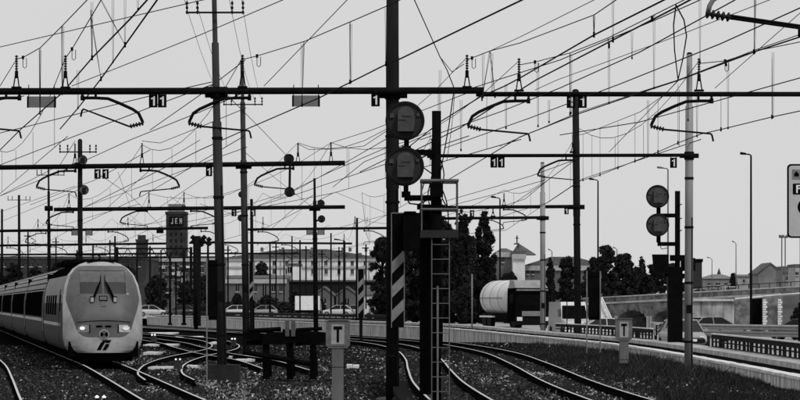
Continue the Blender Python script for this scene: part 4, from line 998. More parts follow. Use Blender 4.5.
ap = building('apartment_block', 'cluttered dark apartment block between train nose and black board', 'building', 144, 222, 258.5, 312, 640, 18, mat('aged_facade', .1, .9, .2, var=.6, scale=.5), ROOFD, 'flat', 3, wl)
for r_ in range(5):
    for c_ in range(10):
        if random.random() < .5:
            c = P(152.5+c_*5.2, 267+r_*6.6, 639); MB().box((c.x, 639.2, c.z), (random.uniform(.5,1.2), 1.2, random.uniform(.4,1.0))).build('balcony', random.choice((FAC, FACM, FACG, SHUT)), ap)
building('train_shed', 'long dark low roof line behind the train', 'building', -20, 146, 259, 312, 560, 30, mat('sooty_wall', .035, .9, .1, var=.6, scale=.3), ROOFD, 'flat', 3, [(float(x),265,3,3) for x in range(4,140,9)], False)
tw = building('water_tower', 'dark brick tower with lettered panel near the top', 'tower', 166, 186.5, 214, 309, 900, 6.2, BRICK, BRICK, 'flat', 2, [], False)
p = P(176,209,901); MB().box((p.x,903.1,p.z), (15.5*.3,4.6,10*.3)).build('tower_cap', mat('tower_cap',.17,.9,.2,var=.3), tw)
MB().box(P(176.2,221,899.8), (14*.3,.3,9*.3)).build('sign_panel', BLACK, tw)
gl = MB()
for i, ch in enumerate('JEN'): p = P(172+i*4.4,221,899.5); glyph(gl, ch, face_cam(p), 3.6*.3, 6.0*.3, .05)
gl.build('sign_letters', SHUT, tw)
for r_ in range(6):
    for c_ in range(3): MB().box(P(171+c_*5.2, 234+r_*6.5, 899.9), (1.6*.3,.2,3*.3)).build('window', WINM, tw)
MB().box((P(176,214,900).x,903.1,P(176,213,900).z), (21.5*.3,6.8,.8)).build('ledge', BRICK, tw)
t2 = building('short_tower', 'small dark tower left of the tall brick tower', 'tower', 136, 147, 241, 309, 880, 4, BRICK, BRICK, 'flat', 2, [], False)
p = P(141.5,238,881); MB().box((p.x,882,p.z), (7.6*.29,2.6,6*.29)).build('tower_cap', BRICK, t2)
# church group
ch = building('church', 'church with pyramid roof and cross right of the cypresses', 'church', 497, 513.5, 252.5, 310, 420, 12, FACM, ROOFG, 'hip', 5, [(503,260,2.4,4)], True)
c = P(517,252,428); pa, pb, pc = P(511,255,428), P(536,255,428), P(517.5,244.5,428)
MB().add([pa+Vector((0,-2,0)), pb+Vector((0,-2,0)), pb+Vector((0,4,0)), pa+Vector((0,4,0)), pc, pc+Vector((.5,1,0))], [(0,1,5,4),(1,2,5),(2,3,4,5),(3,0,4),(3,2,1,0)]).build('pyramid_roof', ROOFG, ch); MB().tube([P(517,243,428), P(517,235.5,428)], .09, 5).build('cross_shaft', STEEL, ch); MB().box(P(517,238.2,428), (3.4*.143,.12,.12)).build('cross_arm', STEEL, ch)
MB().tube([P(516.8,244.5,428),P(516.8,243,428)], [.5,.3], 8).build('lantern', ROOFD, ch)
building('church_tower_block', 'pale corner block beside the church', 'building', 513, 525, 254.5, 310, 416, 6, FAC, ROOFG, 'flat', 2, [], True)
building('long_wing', 'long low tiled-roof wing right of the church', 'building', 525, 606, 266, 312, 430, 14, FACM, ROOFD, 'hip', 10, [(528,272,2,4),(533,272,2,4),(588,272.5,3,4)], True)
# right background
HZ = mat('hazy_facade', 0.17, .9, .1, var=.3, scale=.3); HZR = mat('hazy_roof', .11, .9, .1, var=.3, scale=.3); HZL = mat('hazy_light', .34, .9, .1, var=.3, scale=.4)  # distance haze is put into these base greys, no volume
building('gabled_house', 'big gabled house on the right skyline', 'house', 758, 783, 274, 300, 560, 14, HZ, HZR, 'gable', 10, [(777,277,1.6,2)], False)
building('side_house', 'flat-roofed house with two dark windows at the right edge', 'house', 783, 796, 269, 300, 540, 10, HZ, HZR, 'flat', 2, [(786.5,278.5,2.6,4),(792.5,278.5,2.6,4)], True, HZR)
building('corner_house', 'pale house cut by the right edge', 'house', 795.5, 815, 267, 300, 520, 10, HZL, HZR, 'flat', 2, [(797,273.5,3,3)], False)
building('low_houses', 'low grey row of buildings under the small spire', 'building', 703, 737, 279, 300, 600, 12, HZ, HZ, 'hip', 5, [(709,284,3,2),(718,284,4,2),(726,284,3,2)], False)
building('pale_houses', 'small pale houses left of the tall dark lamp post', 'building', 738, 757, 277, 300, 580, 10, HZL, HZ, 'shed', 3, [(744,281,2,3),(751,283,2.5,3)], False)
building('dark_kiosk', 'dark square block right of the pale pole', 'building', 692, 702, 262, 300, 480, 8, mat('kiosk_dark',.03,.9,.1,var=.3), BLACK, 'flat', 2, [], False)
sp = empty('spire', P(719,279,610), 'tiny dark spire over the low grey row', 'spire'); MB().tube([P(719,280,610), P(719,273,610), P(719,268,610)], [.5,.4,.02], 6).build('cone', mat('spire_dark',.05,.9,.1), sp); MB().tube([P(719,284,610), P(719,280,610)], .3, 6).build('shaft', MATS['spire_dark'], sp)

# ------------------------------------------------------------------ viaduct and retaining walls at right
VIA = mat('viaduct_stone', 0.17, .9, .2, var=.75, scale=1.6, bump=.3); VIAL = mat('viaduct_parapet', .5, .85, .2, var=.35, scale=1.0)
va, vb = Vector((17.0, 262, 0)), Vector((31.5, 232, 0)); vd = (vb-va); VL = vd.length; vd.normalize(); vn = Vector((vd.y, -vd.x, 0))   # vn faces the camera side
if vn.y > 0: vn = -vn
via = empty('viaduct', (va.x, va.y, -.35), 'stone road viaduct with dark arches rising to the right', 'bridge')
def vpx(px):        # place along the viaduct seen at column px
    k = (px-400)/F; return (k*va.y-va.x)/(vd.x-k*vd.y)
def vz(s): return 2.2+.85*s/VL
arches = [(vpx(633), 2.55), (vpx(667), 2.3), (vpx(604), .9)]
wallm = MB(); ss = np.linspace(-2, VL+14, 150); rows = []
for s in ss:
    zb_ = -.4
    for c, r in arches:
        if abs(s-c) < r: zb_ = max(zb_, .55+1.05*math.sqrt(1-((s-c)/r)**2))
    q = va+vd*s; rows.append((q, zb_, vz(s)))
for q, zb_, zt in rows:
    for dpt in (0, 7.0):
        p = q-vn*dpt; wallm.v += [(p.x,p.y,zb_), (p.x,p.y,zt)]
for i in range(len(rows)-1):
    a = i*4; b = a+4
    wallm.f += [(a,b,b+1,a+1), (a+2,a+3,b+3,b+2), (a+1,b+1,b+3,a+3), (a,a+2,b+2,b)]
wallm.build('arched_wall', VIA, via)
for c, r in arches[:2]:
    for sgn in (-1, 1):
        q = va+vd*(c+sgn*(r+.12))+vn*.06; MB().box((q.x,q.y,.35), (.3,.2,1.5), math.atan2(vd.y,vd.x)).build('pier_stone', VIAL, via)
    for i in range(9):
        a0 = math.pi*(i+.5)/9; q = va+vd*(c+(r+.1)*math.cos(a0))+vn*.04
        MB().box((q.x,q.y,.55+(1.05+.1)*math.sin(a0)), (.3,.16,.24), math.atan2(vd.y,vd.x)).build('arch_stone', VIA, via)
def vstrip(name, off, z0, z1, m, s_0=-2, s_1=None, th=.18):
    s_1 = s_1 or VL+14; a = va+vd*s_0+vn*off; b = va+vd*s_1+vn*off; c = b-vn*th; d = a-vn*th
    za, zb_ = vz(s_0), vz(s_1)
    return MB().hexa([(a.x,a.y,za+z0),(b.x,b.y,zb_+z0),(c.x,c.y,zb_+z0),(d.x,d.y,za+z0),(a.x,a.y,za+z1),(b.x,b.y,zb_+z1),(c.x,c.y,zb_+z1),(d.x,d.y,za+z1)]).build(name, m, via)
vstrip('string_course', .12, -.14, .02, VIAL); vstrip('parapet', .05, .03, .40, VIA); vstrip('parapet_coping', .1, .405, .5, VIAL); vstrip('far_parapet', -6.5, .03, .5, VIA); vstrip('far_coping', -6.45, .505, .85, VIAL)
for s in np.arange(-1, VL+13, 1.6):
    q = va+vd*s+vn*-6.3; MB().box((q.x,q.y,vz(s)+.95), (.06,.06,.5)).build('railing_post', STEEL, via)
vstrip('railing', -6.3, 1.15, 1.2, STEEL, th=.05)
wp_ = empty('retaining_wall', P(715,326,216), 'pale concrete retaining wall panel with dark stain below the viaduct road', 'wall')
CW = mat('stained_concrete', .34, .9, .2, var=.85, scale=1.1, streak=.4)
for x0_, x1_ in ((690,701),(701.3,712),(712.3,723.5),(723.8,735)):
    a, b = P(x0_,330,216), P(x1_,301,216); MB().box(((a.x+b.x)/2,216.3,(a.z+b.z)/2), (b.x-a.x,.6,b.z-a.z)).build('wall_panel', CW, wp_)
a, b = P(689,301,216), P(736,299,216); MB().box(((a.x+b.x)/2,216.2,(a.z+b.z)/2), (b.x-a.x,.9,.16)).build('coping', VIAL, wp_)
bl = empty('abutment', P(744,328,212), 'dark stone abutment with white toothed pillars at right', 'wall')
for x0_, x1_, m in ((735.5,752,VIA),(752,763,BLACK),(763,783,VIA),(783,830,FACM)):  # the black piece paints the darkness of an opening in the wall
    a, b = P(x0_,332,212), P(x1_,299.5-.08*(x1_-735),212); MB().box(((a.x+b.x)/2,212.5+(.6 if m is BLACK else 0),(a.z+b.z)/2), (b.x-a.x,.8,b.z-a.z)).build('wall_panel', m, bl)
for xq in (764.5, 779.5):
    for j in range(11):
        p = P(xq+(.35 if j % 2 else -.1), 323.5-j*2.35, 211.6); MB().box(p, (.22+(.09 if j % 2 else 0),.3,.135)).build('quoin_block', COPE, bl)
for x0_, x1_, yo in ((735,763,299),(763,830,296.5)):
    a, b = P(x0_,yo,211.4), P(x1_,yo-.08*(x1_-x0_),211.4); MB().tube([a, b], .08, 4).build('coping', VIAL, bl)
rt = empty('ramp_end_wall', P(604,325,228), 'white wedge-shaped end wall left of the viaduct arches', 'wall')
M = face_cam(P(604,310,228)); MB().prism([(-.35,-1.2),(.75,-1.2),(-.2,.95),(-.35,.95)], M, .3).build('wedge', COPE, rt); MB().tube([P(601.5,297,227.4), P(613,322,227.4)], .06, 5).build('edge_rail', WHITE, rt)

# ------------------------------------------------------------------ vehicles
def car(label, px, yb, D, rz, paint, k=1.0, group='cars on the street', z=None):
    p = P(px, yb, D); zz0 = street_z(p.x, D) if z is None else z
    t = empty('parked_car', (p.x, D, zz0), label, 'car', group, rz=rz)
    # local +x = forward ; stations: x, z_bottom, z_belt, half width
    st = [(-2.05,.35,.78,.70),(-1.95,.28,.92,.80),(-1.2,.25,.96,.86),(0,.24,.94,.87),(1.0,.25,.90,.86),(1.75,.28,.76,.80),(2.05,.36,.62,.66)]
    mb = MB(); n = 10
    for x, z0, z1, w in st:
        mb.v += [(x*k,-w*k*.85,z0*k),(x*k,-w*k,(z0+.14)*k),(x*k,-w*k,(z1-.16)*k),(x*k,-w*k*.93,(z1-.04)*k),(x*k,-w*k*.8,z1*k),(x*k,w*k*.8,z1*k),(x*k,w*k*.93,(z1-.04)*k),(x*k,w*k,(z1-.16)*k),(x*k,w*k,(z0+.14)*k),(x*k,w*k*.85,z0*k)]
    for i in range(len(st)-1):
        for j in range(n): mb.f.append((i*n+j, i*n+(j+1) % n, (i+1)*n+(j+1) % n, (i+1)*n+j))
    mb.f += [tuple(range(n)), tuple(range((len(st)-1)*n, len(st)*n))[::-1]]
    mb.build('body', paint, t, True, local=True)
    gst = [(-1.9,.93,.78),(-1.25,1.40,.62),(-.9,1.45,.62),(.1,1.44,.62),(1.05,.92,.78)]
    gb = MB(); bt = [(-1.9,.9),(-1.25,.93),(-.9,.93),(.1,.92),(1.05,.88)]
    for (x, zt, w), (_, zb_) in zip(gst, bt): gb.v += [(x*k,-.78*k,zb_*k),(x*k,-w*k,zt*k),(x*k,w*k,zt*k),(x*k,.78*k,zb_*k)]
    for i in range(4):
        for j in range(3): gb.f.append((i*4+j, i*4+j+1, i*4+4+j+1, i*4+4+j))
    gb.build('windows', GLASS, t, local=True)
    rf = MB(); rf.hexa([(-1.3*k,-.62*k,1.42*k),(.14*k,-.62*k,1.42*k),(.14*k,.62*k,1.42*k),(-1.3*k,.62*k,1.42*k),(-1.2*k,-.56*k,1.48*k),(.05*k,-.56*k,1.48*k),(.05*k,.56*k,1.48*k),(-1.2*k,.56*k,1.48*k)]); rf.build('roof', paint, t, local=True)
    for s in (-1, 1):
        for a, b in (((1.07,.89,.79),(.1,1.45,.635)), ((-.55,.93,.80),(-.55,1.44,.635)), ((-1.92,.92,.79),(-1.26,1.42,.635))):
            MB().tube([(a[0]*k,s*a[2]*k,a[1]*k),(b[0]*k,s*b[2]*k,b[1]*k)], .035*k, 5).build('pillar', paint, t, local=True)
        MB().box((1.93*k,s*.55*k,.64*k), (.16*k,.3*k,.14*k)).build('headlight', COPE, t, local=True)
        MB().box((-1.99*k,s*.62*k,.8*k), (.12*k,.2*k,.18*k)).build('tail_light', DISC, t, local=True)
        MB().box((.75*k,s*.95*k,.98*k), (.12*k,.16*k,.12*k)).build('mirror', paint, t, local=True)
        for x in (-1.3, 1.28):
            w = MB(); w.tube([(x*k,s*.68*k,.31*k),(x*k,s*.885*k,.31*k)], .31*k, 16); wo = w.build('wheel', RUBBER, t, local=True)
            w = MB(); w.tube([(x*k,s*.87*k,.31*k),(x*k,s*.9*k,.31*k)], .19*k, 12); w.build('rim', GREYM, wo, local=True)
    MB().box((2.0*k,0,.45*k), (.12*k,1.3*k,.16*k)).build('bumper', RUBBER, t, local=True)
    MB().box((2.07*k,0,.5*k), (.02,.5*k,.11*k)).build('licence_plate', WHITE, t, local=True)
    return t
PSIL = mat('silver_paint', .3, .35, .6, var=.05); PWHT = mat('white_car_paint', .5, .35, .5, var=.05); PDRK = mat('dark_car_paint', .04, .3, .6, var=.05); PGRY = mat('grey_car_paint', .2, .3, .6, var=.05)
R = math.radians
car('silver car driving up behind the black signal post and pale pole', 683, 345, 117.5, R(-84), PSIL, .82)
car('dark grey hatchback seen from behind, right of the pale pole', 714.5, 335, 176, R(28), PGRY, z=-.08)
car('white car half hidden below the tall black board', 596, 333, 196, R(190), PWHT)
car('dark car parked at the right edge beyond the guardrail', 797, 324, 205, R(160), PDRK)
car('white small car on the street left of the second mast', 233, 314, 395, R(185), PWHT)
car('white car parked in front of the left gabled shed', 337, 313, 400, R(175), PWHT)
car('pale car parked in front of the right gabled shed', 354, 313, 402, R(5), PSIL)
car('light car between the station building and the lorry', 262, 314, 392, R(180), PSIL)
car('dark car beside the train nose on the far street', 180, 315, 385, R(182), PDRK)
car('white van-like car near the train nose on the far street', 153, 316, 388, R(5), PWHT)
car('pale car seen between striped post and ladder', 409, 322, 290, R(-95), PWHT)
car('white car left of the tanker truck under the cypresses', 463, 318, 300, R(170), PSIL)
up = empty('upper_road', P(690,300,425), 'far raised road with pale parapet on the right, carrying cars', 'road')
UPZ = 2.75
a, b = P(686,300,425), P(840,300,425)
MB().box(((a.x+b.x)/2, 440, UPZ/2-.3), (b.x-a.x, 30, UPZ+.6)).build('embankment', HZ, up)
for i_, (dd, zz_, hh, m) in enumerate(((424.8,UPZ+.1,.5,VIAL),(424.5,UPZ-.75,.4,HZL),(455.2,UPZ+.3,.9,HZL))): MB().box(((a.x+b.x)/2, dd, zz_), (b.x-a.x+.1, .4, hh)).build('parapet', m, up)
for x in np.arange(a.x+1, b.x, 2.2): MB().box((x, 424.3, UPZ-.2), (.3,.3,.9)).build('parapet_post', HZR, up)
for px, dd, pnt, kk, lb, rz in ((730,436,PWHT,1.25,'white car on the far raised road left of the tall dark lamp',-80),(696,432,PSIL,1.0,'pale car on the far raised road right of the pale pole',185),(711,434,PGRY,1.0,'grey car on the far raised road',182),(762,434,PSIL,1.0,'pale car on the far raised road right of the tall dark lamp',5),(787,436,PWHT,1.0,'white car on the far raised road by the right edge',184)):
    q = P(px,300,dd); c_ = car(lb, px, 300, dd, R(rz), pnt, kk, 'cars on the far raised road', z=UPZ+.003)

# tanker truck
pt = P(528, 325, 214)
TK = empty('tanker_truck', (pt.x, 214, street_z(pt.x, 214)), 'tanker truck with pale rounded tank and dark cab', 'truck', rz=R(-90-0)+R(13))
# local +x = forward
TANK = mat('tank_paint', .62, .35, .5, var=.12, scale=1.2); CAB = mat('cab_dark', .004, .8, .0, var=.2)
tb = MB(); xs = [-8.6,-8.5,-8.25,-7.9,-1.6,-1.3,-1.15]; rs = [.2,.7,1.05,1.24,1.24,.9,.2]
tb.tube([(x,0,2.08) for x in xs], rs, 28); tb.build('tank', TANK, TK, True, local=True)
for x in (-7.2,-5.2,-3.2): MB().tube([(x-.03,0,2.08),(x+.03,0,2.08)], 1.255, 28).build('tank_band', GREYM, TK, local=True)
MB().box((-5,0,2.08), (6.2,2.52,.03)).build('tank_seam', STEEL, TK, local=True)
MB().box((-4.4,0,.72), (8.0,2.0,.62)).build('chassis', BLACK, TK, local=True)
MB().box((-6.5,1.05,.8), (3.5,.25,.12)).build('side_guard', WHITE, TK, local=True); MB().box((-6.5,-1.05,.8), (3.5,.25,.12)).build('side_guard', WHITE, TK, local=True)
cb = MB(); cb.hexa([(-.9,-1.2,.5),(1.2,-1.2,.5),(1.2,1.2,.5),(-.9,1.2,.5),(-.9,-1.15,2.75),(.85,-1.12,2.75),(.85,1.12,2.75),(-.9,1.15,2.75)]); cb.build('cab', CAB, TK, local=True)
MB().hexa([(.98,-1.02,1.55),(1.06,-1.02,1.55),(1.06,1.02,1.55),(.98,1.02,1.55),(.86,-.98,2.5),(.93,-.98,2.5),(.93,.98,2.5),(.86,.98,2.5)]).build('windshield', BLACK, TK, local=True)
MB().hexa([(-.9,-1.1,2.76),(.9,-1.1,2.76),(.9,1.1,2.76),(-.9,1.1,2.76),(-.9,-1.0,3.3),(.2,-1.0,3.22),(.2,1.0,3.22),(-.9,1.0,3.3)]).build('air_deflector', POLELT, TK, local=True)
MB().box((.98,0,2.62), (.35,2.1,.12)).build('sun_visor', GREYM, TK, local=True)
MB().box((1.22,0,1.02), (.08,1.5,.34)).build('grille', GREYM, TK, local=True); MB().box((1.28,0,.5), (.2,2.4,.52)).build('bumper', STEEL, TK, local=True)
for s in (-1, 1):
    MB().box((1.37,s*.95,.66), (.08,.36,.26)).build('headlight', COPE, TK, local=True)
    MB().box((.9,s*1.38,2.05), (.12,.18,.6)).build('mirror', STEEL, TK, local=True)
    for x in (.35,-5.9,-7.2): MB().tube([(x,s*.8,.5),(x,s*1.12,.5)], .5, 18).build('wheel', RUBBER, TK, local=True)
TK.scale = (1.08, 1.08, 1.05)
# white van
pv = P(570, 330, 205); VN = empty('delivery_van', (pv.x, 205, street_z(pv.x,205)), 'white delivery van behind the dark slim pole', 'van', rz=R(-80))
v = MB(); v.hexa([(-2.6,-.95,.35),(1.7,-.95,.35),(1.7,.95,.35),(-2.6,.95,.35),(-2.6,-.88,2.35),(.9,-.86,2.35),(.9,.86,2.35),(-2.6,.88,2.35)]); v.build('body', PGRY, VN, local=True)
v = MB(); v.hexa([(1.68,-.95,.35),(2.4,-.85,.35),(2.4,.85,.35),(1.68,.95,.35),(1.52,-.93,1.2),(2.2,-.82,1.02),(2.2,.82,1.02),(1.52,.93,1.2)]); v.build('bonnet', PWHT, VN, local=True)
MB().hexa([(1.44,-.84,1.25),(1.56,-.84,1.25),(1.56,.84,1.25),(1.44,.84,1.25),(1.0,-.78,2.1),(1.1,-.78,2.1),(1.1,.78,2.1),(1.0,.78,2.1)]).build('windshield', BLACK, VN, local=True)
for s in (-1, 1):
    MB().box((2.33,s*.62,.8), (.14,.3,.2)).build('headlight', COPE, VN, local=True); MB().box((.9,s*.955,1.6), (.8,.02,.5)).build('side_window', GLASS, VN, local=True)
    for x in (-1.7,1.6): MB().tube([(x,s*.7,.34),(x,s*.98,.34)], .34, 16).build('wheel', RUBBER, VN, local=True)
MB().box((2.42,0,.5), (.1,1.6,.2)).build('bumper', RUBBER, VN, local=True)
# white box lorry far left
pl_ = P(309, 314, 385); LR = empty('box_lorry', (pl_.x, 385, .45), 'white box lorry parked left of the large T marker', 'lorry', rz=R(78))
MB().box((-.8,0,1.75), (4.4,2.2,1.8)).build('box_body', WHITE, LR, local=True); MB().hexa([(1.45,-1,.4),(3.0,-1,.4),(3.0,1,.4),(1.45,1,.4),(1.45,-.95,2.1),(2.5,-.95,2.1),(2.5,.95,2.1),(1.45,.95,2.1)]).build('cab', PGRY, LR, local=True)
MB().box((0,0,.65), (5.6,1.0,.3)).build('chassis', STEEL, LR, local=True); MB().box((2.62,0,1.65), (.3,1.7,.6)).build('windshield', GLASS, LR, local=True)
for s in (-1, 1):
    for x in (-2,2.2): MB().tube([(x,s*.75,.4),(x,s*1.05,.4)], .4, 14).build('wheel', RUBBER, LR, local=True)
# white van behind the fat post
pv2 = P(384, 318, 330); V2 = copy_tree(VN); V2.location = (pv2.x, 330, .45); V2.rotation_euler = (0,0,R(175)); V2['label'] = 'white van parked left of the fat post'

# ------------------------------------------------------------------ street lamps, parking sign
LAMPD = mat('lamp_dark', .006, .8, .05, var=0); LAMPG = mat('lamp_grey', .12, .7, .2, var=0)
def lamp(x, yt, yb, D, w, side, m, label, arm=11):
    k = D/F; t = empty('street_lamp', P(x,yb,D), label, 'street lamp', 'street lamps')
    MB().tube([P(x,yb,D), P(x,yt+1.5,D)], [w/2*k, w/2*k*.7], 8).build('pole', m, t, True)
    e = P(x+side*arm,yt-.8,D); MB().tube([P(x,yt+2,D), P(x+side*1.0,yt+.6,D), P(x+side*arm*.5,yt,D), e], w*.3*k, 6).build('arm', m, t)
    a = P(x+side*arm*.45,yt-.1,D); MB().tube([a, e.lerp(a,.1), e], [w*.4*k, w*.55*k, w*.3*k], 8).build('lamp_head', m, t)
lamp(751, 154, 327, 195, 2.6, -1, LAMPD, 'tall dark street lamp at right, its head turned left')
lamp(668, 168, 325, 215, 2.0, -1, LAMPG, 'grey street lamp behind the right signal discs')
lamp(598, 179.5, 322, 225, 2.0, -1, LAMPD, 'dark street lamp left of the right signal', 9)
lamp(500, 197.5, 318, 240, 2.0, -1, LAMPD, 'dark street lamp right of the cypresses', 9)
lamp(736, 242, 300, 420, 1.2, -1, LAMPG, 'faint far lamp left of the tall dark street lamp', 4)
lamp(552, 250, 312, 400, 1.3, -1, LAMPG, 'faint far lamp beside the slim pale pole', 4)
lamp(617, 248, 300, 400, 1.3, -1, LAMPG, 'faint far lamp over the dark trees', 4)
lamp(655.5, 273, 300, 300, 1.4, -1, LAMPG, 'short far lamp over the viaduct', 4)
lamp(712, 258, 300, 430, 1.0, -1, LAMPG, 'faint far lamp under the pale sky right of the pale pole', 5)
lamp(345, 240, 312, 400, 1.4, -1, LAMPD, 'thin far lamp before the pale building')
t = empty('floodlight_mast', P(783,300,420), 'far twin floodlight mast beside the parking sign', 'mast')
for x in (781.8, 785.2): MB().tube([P(x,300,420), P(x,236,420)], .09, 6).build('pole', LAMPG, t)
for x in (780,783,787): MB().box(P(x,236,420), (2.4*.14,.3,2.2*.14)).build('floodlight', LAMPG, t)
MB().tube([P(779,237.5,420), P(788,237.5,420)], .07, 5).build('crossbar', LAMPG, t)
DP = 80.0; k = DP/F; PSG = mat('sign_board', .42, .7, .2, var=.1)
t = empty('parking_sign', P(803,396,DP), 'white parking sign with black border and P at the right edge', 'sign')
c = P(803.5,201,DP); w, h = 33*k, 74*k
MB().prism(rrect(w,h,4*k), face_cam((c.x,c.y,c.z)), .03).build('border', BLACK, t); MB().prism(rrect(w-3.4*k,h-3.4*k,3*k), face_cam((c.x,c.y-.034,c.z)), .006).build('board', PSG, t)
MB().prism([( -4.5*k,-5*k),(4.5*k,-5*k),(4.5*k,5*k),(-4.5*k,5*k)], face_cam(P(796.5,174.5,DP-.042)), .003).build('pictogram_frame', GREYM, t)
MB().prism([(-2.2*k,-2*k),(2.2*k,-2*k),(2.6*k,.4*k),(0,3.4*k),(-2.6*k,.4*k)], face_cam(P(796.5,174.5,DP-.047)), .003).build('pictogram', BLACK, t)
MB().prism(rrect(11*k,11*k,1*k), face_cam(P(798.3,189,DP-.042)), .003).build('p_field', BLACK, t)
gl = MB(); glyph(gl, 'P', face_cam(P(799,189,DP-.047)), 8*k, 8*k, .003); gl.build('letter_p', WHITE, t)
r_ = MB()
for i in range(32):
    a0, a1 = 2*math.pi*i/32, 2*math.pi*(i+1)/32; M = face_cam(P(806,207,DP-.042)); pts = [M @ Vector((q*math.cos(a)*k,q*math.sin(a)*k,0)) for q in (5.2,8.4) for a in (a0,a1)]; pu = [p+Vector((0,-.003,0)) for p in pts]
    r_.hexa([pts[0],pts[1],pts[3],pts[2],pu[0],pu[1],pu[3],pu[2]])
r_.build('ring_symbol', BLACK, t)
MB().tube([P(802.5,398,DP+.08), P(802.5,168,DP+.08)], .075, 10).build('post', BLACK, t); MB().box(P(801,350,DP+.02), (5*k,.12,95*k)).build('post_sleeve', BLACK, t)

# ------------------------------------------------------------------ trees
LEAF = mat('leaf_dark', .035, .7, .2, attr='tone', lo=.001, hi=.03)
BARK = mat('bark', .008, .9, .1, var=.4)
def mesh_np(name, V, Fc, tone, m, parent=None, off=None):
    me = bpy.data.meshes.new(name)
    if off is not None: V = V-np.array(off)
    n = Fc.shape[1]; me.vertices.add(len(V)); me.vertices.foreach_set('co', V.astype(np.float32).ravel())
    me.loops.add(Fc.size); me.loops.foreach_set('vertex_index', Fc.astype(np.int32).ravel())
    me.polygons.add(len(Fc)); me.polygons.foreach_set('loop_start', np.arange(0, Fc.size, n, dtype=np.int32))
    try: me.polygons.foreach_set('loop_total', np.full(len(Fc), n, dtype=np.int32))
    except Exception: pass
    me.update(calc_edges=True)
    if tone is not None:
        at = me.attributes.new('tone', 'FLOAT', 'FACE'); at.data.foreach_set('value', tone.astype(np.float32))
    me.materials.append(m); o = bpy.data.objects.new(name, me); COL.objects.link(o)
    if parent is not None: o.parent = parent
    return o
def leaves(C, size, tone):
    n = len(C); a = RNG.normal(size=(n,3)); a /= np.linalg.norm(a,axis=1)[:,None]; b = np.cross(a, RNG.normal(size=(n,3))); b /= np.linalg.norm(b,axis=1)[:,None]
    s = (size*RNG.uniform(.6,1.3,n))[:,None]
    V = np.stack([C-a*s, C+b*s*.45, C+a*s, C-b*s*.45], 1).reshape(-1,3); Fc = np.arange(4*n).reshape(-1,4)
    return V, Fc, tone
def tree(label, px, yt, yb, wpx, D, kind='round', n=5200, leaf=.2, group='trees behind the tracks', zb=None, name='tree', cat='tree'):
    k = D/F; base = P(px, yb, D); base.z = zb if zb is not None else (street_z(base.x, D) if D < 600 else .45); H = P(0, yt, D).z-base.z; W = wpx*k/2
    t = empty(name, base, label, cat, group)
    tr = MB(); tr.tube([(base.x,base.y,base.z-.1), (base.x+.05*W,base.y,base.z+H*.4), (base.x-.03*W,base.y,base.z+H*.9)], [.035*H,.022*H,.005*H], 7)
    for i in range(7):
        a = random.uniform(0,6.28); z = random.uniform(.25,.7); e = Vector((math.cos(a)*W*.7, math.sin(a)*W*.7, H*.14))
        s = Vector((base.x, base.y, base.z+H*z)); tr.tube([s, s+e*.5+Vector((0,0,H*.03)), s+e], [.011*H,.007*H,.003*H], 5)
    tr.build('trunk', BARK, t, True)
    nb = 150 if kind == 'round' else 140; n = int(n*2.0); cen = []; rad = []
    for i in range(nb):
        a = random.uniform(0,6.283)
        if kind == 'round':
            z = random.uniform(.03,.95); prof = math.sin(math.pi*min(1,max(.0,(z+.12)/1.12))**1.0)**.6; r = W*prof*random.uniform(.25,.95); rr = W*random.uniform(.09,.24)
        else:
            z = random.uniform(.05,.96); prof = min(1,z/.18)*(1-max(0,(z-.3)/.7)**3); r = W*max(.04,prof)*random.uniform(.3,.85); rr = W*random.uniform(.12,.3)*max(.3,prof)
        cen.append((base.x+math.cos(a)*r, base.y+math.sin(a)*r, base.z+H*z)); rad.append(rr)
    cen = np.array(cen); rad = np.array(rad); w = rad**2/np.sum(rad**2); idx = RNG.choice(nb, n, p=w)
    d = RNG.normal(size=(n,3)); d /= np.linalg.norm(d,axis=1)[:,None]; C = cen[idx]+d*(rad[idx]*RNG.uniform(.45,1.08,n))[:,None]*np.array([1,1,.85 if kind=='round' else 1.5])
    C[:,2] = np.minimum(C[:,2], base.z+H*1.02); tt = RNG.uniform(0,1,nb)[idx]*.5+RNG.uniform(0,.5,n)
    V, Fc, tone = leaves(C, leaf, tt); mesh_np('crown', V, Fc, tone, LEAF, t, base)
tree('round dark tree left of the fat post', 382, 235, 325, 28, 270, 'round', 5000, .24)
tree('broad dark tree behind the signal post', 415, 222, 325, 44, 265, 'round', 9000, .24)
tree('dense dark tree directly behind the ladder', 440, 214, 325, 40, 262, 'round', 9000, .24)
tree('left tall cypress right of the ladder signal', 463, 205, 326, 31, 250, 'cypress', 12000, .2)
tree('right tall cypress beside the street lamp', 484.5, 208, 326, 29, 252, 'cypress', 12000, .2)
for px_, yt_, w_, lb in ((402,240,34,'dark tree between fat post and cage'),(428,236,44,'dark tree filling the gap behind the black post'),(452,232,34,'dark tree left of the left cypress'),(474,252,30,'dark bush between the two cypresses')):
    tree(lb, px_, yt_, 326, w_, 258, 'round', 8000, .24)
tree('low dark bush below the church', 509, 272, 322, 26, 290, 'round', 4500, .22)
tree('narrow cypress right of the slim pale pole', 550.5, 256, 322, 13, 300, 'cypress', 3500, .2)
tree('dark bushy tree behind the slim dark pole', 566, 255, 322, 22, 296, 'round', 5200, .22)
tree('rough dark tree behind the tall black board', 592, 256, 322, 26, 292, 'round', 6000, .22)
tree('tall ragged tree right of the black board', 606, 243, 322, 28, 286, 'round', 6000, .2)
tree('wide dark tree above the left arch', 624, 253, 310, 30, 296, 'round', 6500, .22)
tree('pointed conifer above the arches', 642, 254, 310, 12, 310, 'cypress', 3500, .2)
tree('low dark tree between conifer and black lamp hood', 654, 262, 310, 30, 300, 'round', 6000, .22)
tree('dark tree behind the right signal post', 674, 262, 310, 26, 306, 'round', 5000, .22)
tree('low dark bush left of the conifer', 637, 266, 310, 26, 300, 'round', 5000, .22)
